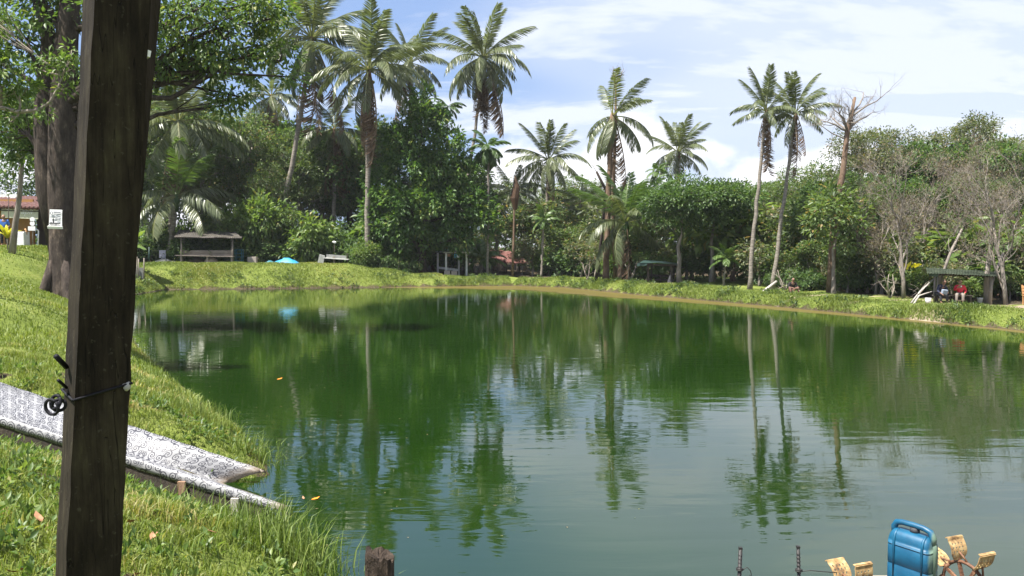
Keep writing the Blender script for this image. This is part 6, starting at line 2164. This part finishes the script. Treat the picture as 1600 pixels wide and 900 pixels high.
for k_ in range(9):                                         # paler splintered wood low on the front
    a = -math.pi / 2 + (k_ - 4) * 0.17
    hh = (0.10, 0.13, 0.09, 0.20, 0.12, 0.10, 0.17, 0.09, 0.08)[k_]
    c = Vector((0.128 * math.cos(a) * 1.02, 0.128 * math.sin(a) * 1.0, 0))
    z0, z1 = -0.2, H_ - 0.30 + hh
    tx = Vector((-math.sin(a), math.cos(a), 0)) * 0.014
    ou = Vector((math.cos(a), math.sin(a), 0)) * 0.012
    vs = [c - tx - ou + Vector((0, 0, z0)), c + tx - ou + Vector((0, 0, z0)), c + tx + ou + Vector((0, 0, z0)), c - tx + ou + Vector((0, 0, z0)), c - tx * 0.5 - ou + Vector((0, 0, z1 - 0.05)), c + tx * 0.5 - ou + Vector((0, 0, z1 - 0.05)), c + ou * 0.7 + Vector((0, 0, z1))]
    mb.add(vs, [(0, 1, 5, 4), (1, 2, 6, 5), (2, 3, 6), (3, 0, 4, 6), (4, 5, 6), (3, 2, 1, 0)])
mb.build('splinters', 'raw_wood', t)['kind'] = 'stuff'

# two iron stakes with wire
for i, (x_, y_, lean) in enumerate(((1157, 858, -0.02), (1247, 856, 0.02))):
    b = at(x_ + (-6 if i == 0 else 5), 1010, Y=6.3)
    top = at(x_, y_, Y=6.3)
    t = thing('iron_stake', ('left' if i == 0 else 'right') + ' one of two black ribbed iron stakes at the bottom edge', 'stake', b, 0, 'iron stakes at the water edge')
    L_ = top - b
    rod('bar', 'black_iron', t, [L_.normalized() * -1.2, L_], 0.017 if i == 0 else 0.014, 7)
    solid('tip', 'black_iron', t, L_ + Vector((0, 0, 0.008)), (0.028, 0.028, 0.016))
    for k_ in range(16):
        c = L_ * (0.36 + 0.62 * k_ / 16)
        o = MB().ring(c, L_, 0.0155, 0.004, 8, 4).build('rib', 'black_iron', t)
    c = L_ * (1 - (0.22 if i == 0 else 0.24))
    rod('wire_twist', 'black_iron', t, [c + Vector((0.026 * math.cos(a), 0.026 * math.sin(a), 0.006 * a / 3)) for a in np.linspace(0, 12, 24)], 0.005, 5)
    rod('wire', 'black_iron', t, [c + Vector((0.02, 0, 0)), c + Vector((0.06, 0, 0.03)), c + Vector((0.09, 0, 0.0)), c + Vector((0.10, 0, -0.04)), c + Vector((0.07, 0, -0.05))] if i == 0 else [c, c + Vector((0.10, 0, 0.01)), c + Vector((0.2, 0, 0.0)), c + Vector((0.34, 0.05, -0.03))], 0.004, 5)


# paddle wheel aerator
def paddle_wheel(name, parent, c, axis_yaw, phase, rr=0.235, n=8):
    hub = bpy.data.objects.new(name, None)
    COL.objects.link(hub)
    hub.parent = parent
    hub.location = c
    hub.rotation_euler = (0, 0, axis_yaw)                   # local X is the axle
    X = Vector((1, 0, 0))
    MB().tube([X * -0.12, X * 0.12], 0.05, 12).build('hub', 'rust_plastic', hub, True)
    MB().ring((0, 0, 0), X, rr, 0.017, 28, 6).build('ring', 'rust_plastic', hub, True)
    bm_ = None
    for k in range(n):
        a = phase + 2 * math.pi * k / n
        rd = Vector((0, math.cos(a), math.sin(a)))
        tg = Vector((0, -math.sin(a), math.cos(a)))
        MB().bar(rd * 0.04, rd * (rr + 0.04), 0.030, 0.022, X).build('spoke', 'rust_plastic', hub)
        mbk = MB()
        mbk.tube([rd * rr + tg * 0.09, rd * (rr + 0.06) + tg * 0.05, rd * (rr + 0.11) + tg * 0.012], 0.010, 5)
        mbk.build('brace', 'rust_plastic', hub, True)
        # perforated blade: bars and ribs leave real slots
        w, h0, h1 = 0.098, rr + 0.015, rr + 0.225

        def pt(u, v, d=0.0):
            taper = 1.0 if v > 0.25 else 0.62 + 1.5 * v
            r_ = h0 + (h1 - h0) * v
            bend = 0.030 * math.sin(v * 3.0) + (0.012 if v > 0.95 else 0)
            return X * (u * w * taper) + rd * r_ + tg * (bend + d)
        mbb = MB()
        rows_v = [0.0, 0.14, 0.23, 0.32, 0.41, 0.50, 0.59, 0.68, 0.77, 0.88, 1.0]
        cols_u = [-1, -0.78, -0.62, -0.38, -0.22, 0.02 + 0.0, 0.18, 0.42, 0.58, 0.80, 1]
        for iv in range(len(rows_v) - 1):
            for iu in range(len(cols_u) - 1):
                hole = (iv in (1, 3, 5, 7) and iu in (1, 3, 5, 7) and not (iv == 1 and iu in (3, 5)))
                if iv == 1 and iu == 7:
                    hole = True
                if hole:
                    continue
                u0, u1, v0, v1 = cols_u[iu], cols_u[iu + 1], rows_v[iv], rows_v[iv + 1]
                q4 = [pt(u0, v0), pt(u1, v0), pt(u1, v1), pt(u0, v1)]
                q5 = [pt(u0, v0, 0.008), pt(u1, v0, 0.008), pt(u1, v1, 0.008), pt(u0, v1, 0.008)]
                mbb.add(q4 + q5, [(3, 2, 1, 0), (4, 5, 6, 7), (0, 1, 5, 4), (1, 2, 6, 5), (2, 3, 7, 6), (3, 0, 4, 7)])
        lip = [pt(-1, 1), pt(1, 1), pt(1, 1) - tg * 0.025, pt(-1, 1) - tg * 0.025]
        mbb.add(lip + [v + rd * 0.008 for v in lip], [(3, 2, 1, 0), (4, 5, 6, 7), (0, 1, 5, 4), (1, 2, 6, 5), (2, 3, 7, 6), (3, 0, 4, 7)])
        mbb.build('blade', 'stained_paddle', hub)
    return hub


WB = at(1425, 930, Y=7.1)
t = thing('paddle_wheel_aerator', 'floating paddle wheel aerator with slotted tan blades at the bottom right', 'aerator', Vector((WB.x, WB.y, 0.0)))
base = Vector((WB.x, WB.y, 0.0))
c1 = at(1507, 917, Y=7.2) - base
c2 = at(1338, 955, Y=6.75) - base
AY = R(20)
paddle_wheel('wheel', t, c1, AY, R(28))
paddle_wheel('wheel', t, c2, AY, R(52))
for c in (c1, c2):
    ax_ = Vector((math.cos(AY), math.sin(AY), 0))
    MB().tube([c - ax_ * 0.5, c + ax_ * 0.22], 0.018, 8).build('axle', 'rust_plastic', t, True)
mid = (c1 + c2) / 2
MB().bar(c1 + Vector((-0.3, 0.42, -0.12)), c2 + Vector((-0.2, 0.40, -0.10)), 0.08, 0.05).build('frame_bar', 'old_zinc', t)
MB().bar(c1 + Vector((-0.35, -0.42, -0.16)), c2 + Vector((-0.1, -0.55, -0.16)), 0.08, 0.05).build('frame_bar', 'old_zinc', t)
for c, L_ in ((at(1372, 925, Y=7.35) - base, 0.62),):
    c = Vector((c.x, c.y, 0.11))
    MB().tube([c + Vector((-L_ / 2 - 0.08, 0, -0.02)), c + Vector((-L_ / 2, 0, 0)), c + Vector((L_ / 2, 0.05, 0)), c + Vector((L_ / 2 + 0.08, 0.05, -0.02))], [0.06, 0.15, 0.15, 0.06], 14).build('float', 'blue_float', t, True)
c = Vector((mid.x + 0.02, mid.y - 0.02, 0.16))
MB().tube([c + Vector((-0.42, -0.1, -0.02)), c + Vector((-0.34, -0.1, 0)), c + Vector((0.36, 0.1, 0)), c + Vector((0.44, 0.1, -0.02))], [0.07, 0.17, 0.17, 0.07], 14).build('float', 'blue_float', t, True)
solid('deck', 'grey_plank', t, (mid.x + 0.02, mid.y - 0.0, 0.345), (0.62, 0.42, 0.03))

# jerrican
JY = 6.95
jt = at(1427, 822, Y=JY)
b = Vector((jt.x, jt.y, 0.365))
t = thing('jerrican', 'upright blue plastic jerrican with a moulded top handle beside the tan paddle blades', 'jerrican', b, R(-55))
HJ = jt.z - b.z - 0.03
hw, hd = 0.195, 0.105


def rrect(hw_, hd_, r_, z_, seg=4):
    out = []
    for cx_, cy_, a0 in ((hw_ - r_, hd_ - r_, 0), (-hw_ + r_, hd_ - r_, 90), (-hw_ + r_, -hd_ + r_, 180), (hw_ - r_, -hd_ + r_, 270)):
        for k in range(seg + 1):
            a = R(a0 + 90 * k / seg)
            out.append((cx_ + r_ * math.cos(a), cy_ + r_ * math.sin(a), z_))
    return out


prof = [(0.0, 0.93), (0.02, 0.985), (0.05, 1.0)]
zs = [(0.0, hw * 0.93, hd * 0.9), (0.02, hw * 0.99, hd * 0.98), (0.05, hw, hd)]
for z_ in (0.18, 0.185, 0.195, 0.20, 0.36, 0.365, 0.375, 0.38):
    zs.append((z_, hw + (-0.004 if z_ in (0.185, 0.195, 0.365, 0.375) else 0), hd + (-0.004 if z_ in (0.185, 0.195, 0.365, 0.375) else 0)))
zs += [(HJ - 0.16, hw, hd), (HJ - 0.11, hw * 0.985, hd * 0.97), (HJ - 0.07, hw * 0.94, hd * 0.88), (HJ - 0.045, hw * 0.88, hd * 0.74), (HJ - 0.03, hw * 0.80, hd * 0.55), (HJ - 0.025, hw * 0.70, hd * 0.35)]
vs, fs = [], []
for z_, w_, d__ in zs:
    vs += rrect(w_, d__, min(0.045, d__ * 0.6), z_)
nn = 20
for i in range(len(zs) - 1):
    for k in range(nn):
        fs.append((i * nn + k, i * nn + (k + 1) % nn, (i + 1) * nn + (k + 1) % nn, (i + 1) * nn + k))
fs.append(tuple(range(nn))[::-1])
fs.append(tuple(range((len(zs) - 1) * nn, len(zs) * nn)))
MB().add(vs, fs).build('body', 'blue_plastic', t, True)
hp_ = [Vector((-hw * 0.86, 0, HJ - 0.085)), Vector((-hw * 0.90, 0, HJ - 0.02)), Vector((-hw * 0.78, 0, HJ + 0.025)), Vector((-hw * 0.5, 0, HJ + 0.038)), Vector((0, 0, HJ + 0.04)), Vector((hw * 0.5, 0, HJ + 0.036)), Vector((hw * 0.80, 0, HJ + 0.018)), Vector((hw * 0.93, 0, HJ - 0.03)), Vector((hw * 0.90, 0, HJ - 0.09))]
MB().tube(hp_, [0.030, 0.030, 0.028, 0.026, 0.026, 0.026, 0.029, 0.032, 0.032], 10).build('handle', 'blue_plastic', t, True)
MB().tube([Vector((0.01, 0.012, HJ - 0.035)), Vector((0.01, 0.012, HJ + 0.018))], [0.042, 0.042], 14).build('cap', 'print_black', t, True)
for x_ in (-hw * 0.62, hw * 0.70):                          # raised shoulder bands
    band = []
    for z_, yy in ((0.08, -hd - 0.003), (HJ - 0.16, -hd - 0.003), (HJ - 0.10, -hd * 0.96), (HJ - 0.06, -hd * 0.82), (HJ - 0.035, -hd * 0.55), (HJ - 0.02, -hd * 0.2)):
        band.append(Vector((x_, yy, z_)))
    MB().tube(band, [0.006, 0.012, 0.013, 0.013, 0.012, 0.006], 7).build('rib', 'blue_plastic', t, True)
mb = MB()
mb.tube([Vector((hw + 0.0, 0, 0.05)), Vector((hw + 0.002, 0, HJ - 0.15)), Vector((hw * 0.985, 0, HJ - 0.10)), Vector((hw * 0.93, 0, HJ - 0.07))], [0.012, 0.024, 0.024, 0.010], 9)
mb.build('rib', 'blue_plastic', t, True)

# ------------------------------------------------------------------ waterside weeds
rng = np.random.default_rng(17)
X, Yy, Hh, Ww = [], [], [], []
for (xa, ya, n, sp, h0, h1) in ((445, 855, 240, 0.5, 0.25, 0.75), (470, 880, 200, 0.45, 0.25, 0.7), (500, 900, 90, 0.3, 0.2, 0.5), (425, 790, 160, 0.45, 0.2, 0.55), (402, 715, 170, 0.45, 0.2, 0.5), (385, 695, 130, 0.5, 0.2, 0.5), (340, 650, 120, 0.7, 0.2, 0.45),
                                (300, 622, 120, 0.8, 0.2, 0.45), (255, 590, 90, 0.5, 0.2, 0.6), (230, 560, 70, 0.8, 0.2, 0.5), (360, 840, 160, 0.7, 0.2, 0.4), (430, 880, 200, 0.6, 0.2, 0.6), (330, 800, 130, 0.6, 0.2, 0.4), (575, 900, 60, 0.25, 0.2, 0.4), (640, 905, 30, 0.2, 0.2, 0.35),
                                (30, 800, 150, 0.5, 0.15, 0.32), (60, 870, 170, 0.4, 0.15, 0.32), (15, 730, 130, 0.5, 0.15, 0.3), (90, 720, 90, 0.5, 0.12, 0.25), (250, 760, 110, 0.4, 0.15, 0.3), (300, 860, 150, 0.5, 0.15, 0.34), (230, 690, 70, 0.5, 0.12, 0.25), (390, 830, 120, 0.4, 0.2, 0.45), (350, 640, 60, 0.6, 0.2, 0.4)):
    c = at(xa, ya, z=0.1 if xa > 320 else 0.8)
    X.append(c.x + rng.normal(0, sp * 0.5, n))
    Yy.append(c.y + rng.normal(0, sp * 0.5, n))
    Hh.append(rng.uniform(h0, h1, n))
    Ww.append(rng.uniform(0.008, 0.016, n))
X, Yy, Hh, Ww = map(np.concatenate, (X, Yy, Hh, Ww))
k = off_slide(X, Yy)
X, Yy, Hh, Ww = X[k], Yy[k], Hh[k], Ww[k]
zz = np.maximum(ground_np(X, Yy), -0.25) - 0.02
tag(link('reeds', blade_mesh('reeds', X, Yy, Hh, Ww, 'reed_blade', rng, 0.8, None, zz)), 'tall loose water grass along the near shore', None, None, 'stuff')
# broad leaved weeds on banks
cl, ol = [], []
xw, yw, sw = scatter(rng, -10, 0, 4.0, 13, 1500, 0.1, 6)
kk = in_view(xw, yw) & off_slide(xw, yw)
xw, yw = xw[kk], yw[kk]
cw = np.stack([xw, yw, ground_np(xw, yw) + 0.06], -1)
V, T, tt = clump_leaves(rng, cw, rng.uniform(0.05, 0.16, len(cw)), 11, 0.085, 0.5, np.tile(np.array([[0, 0, 1.0]]), (len(cw), 1)), 0.0)
tag(link('low_weeds', np_mesh('low_weeds', V, T, 'leaf_bright', tt)), 'small broad leaved weeds among the near grass', None, None, 'stuff')
xw, yw, sw = along_shore(11, 22, 900, 1.6, rng)
kk = patchy(xw, yw, 1.3) > 0.5
xw, yw = xw[kk], yw[kk]
cw = np.stack([xw, yw, ground_np(xw, yw) + 0.12], -1)
V, T, tt = clump_leaves(rng, cw, rng.uniform(0.12, 0.32, len(cw)), 16, 0.16, 0.5, np.tile(np.array([[0, -0.4, 0.8]]), (len(cw), 1)), 0.0)
tag(link('bank_weeds', np_mesh('bank_weeds', V, T, 'leaf_mid', tt)), 'clumps of broad leaved weeds at the foot of the far bank', None, None, 'stuff')


# flecks of scum and leaf bits on the water near the shores
xw, yw = rng.uniform(-14, 3, 1600), rng.uniform(7.5, 40, 1600)
sw = shore_dist(xw, yw)
kk = (sw < -0.05) & (rng.uniform(0, 1, len(xw)) < np.exp(sw / 1.2) + 0.04)
xw, yw = xw[kk], yw[kk]
nn_ = len(xw)
az = rng.uniform(0, 6.28, nn_)
V, T, tt = leaf_verts(rng, np.stack([xw, yw, np.full(nn_, 0.006)], -1), np.stack([np.cos(az), np.sin(az), np.zeros(nn_)], -1), np.tile(np.array([[0, 0, 1.0]]), (nn_, 1)), rng.uniform(0.02, 0.07, nn_), rng.uniform(0.012, 0.03, nn_), rng.uniform(0.3, 1, nn_), 0.02)
tag(link('floating_debris', np_mesh('floating_debris', V, T, 'leaf_dry', tt)), 'bits of leaf and scum floating along the left shore', None, None, 'stuff')


# fallen and floating leaves
def flat_leaf(name, label, pos, s, mat, rz, group=None, tilt=0.1):
    mb = MB()
    vs = [(-s, 0, 0), (-s * 0.3, s * 0.42, 0.06 * s), (s * 0.4, s * 0.36, 0.1 * s), (s, 0, 0.02), (s * 0.4, -s * 0.36, 0.1 * s), (-s * 0.3, -s * 0.42, 0.06 * s), (0, 0, -0.0)]
    mb.add(vs, [(6, i, (i + 1) % 6) for i in range(6)])
    mb.add([(x_, y_, z_ - 0.004) for x_, y_, z_ in vs], [(6, (i + 1) % 6, i) for i in range(6)])
    o = mb.build(name, mat)
    o.location = pos
    o.rotation_euler = (tilt, -tilt, rz)
    return tag(o, label, 'leaf', group)


flat_leaf('floating_leaf', 'orange leaf floating on the dark green water beside the tip of the slide', at(493, 779, z=0.006), 0.062, 'orange_leaf', 0.6, tilt=0.02)
flat_leaf('floating_leaf', 'small pale leaf floating just left of the orange leaf', at(474, 778, z=0.006), 0.04, 'brown_leaf', 2.0, tilt=0.02)
flat_leaf('floating_leaf', 'tiny yellow leaf floating far out near the left shore', at(437, 592, z=0.006), 0.09, 'orange_leaf', 1.0, tilt=0.02)
qf = random.Random(6)
for i, (x_, y_) in enumerate(((205, 815), (240, 835), (20, 893), (42, 890), (2, 845), (215, 897), (60, 808), (72, 492), (330, 830))):
    p_ = at(x_, y_, z=0.9)
    for _ in range(4):
        p_ = at(x_, y_, z=gz(p_.x, p_.y) + 0.09)
    flat_leaf('fallen_leaf', 'dry brown leaf fallen on the near grass', p_, qf.uniform(0.05, 0.085), 'brown_leaf', qf.uniform(0, 6), 'dry leaves on the near grass', 0.3)

# ------------------------------------------------------------------ haze
mh = bpy.data.materials.new('haze')
mh.use_nodes = True
nh = NT(mh.node_tree)
pv = nh.add('ShaderNodeVolumePrincipled', {'Color': (0.90, 0.95, 1.0, 1), 'Density': 0.00017, 'Anisotropy': 0.0})
nh.add('ShaderNodeOutputMaterial', {'Volume': pv.outputs[0]})
MATS['haze'] = mh
hz = MB().box((0, 0, 0), (200, 190, 36)).build('haze', 'haze')
hz.location = (0, 60, 15)
tag(hz, 'thin humid haze over the pond and forest', None, None, 'stuff')
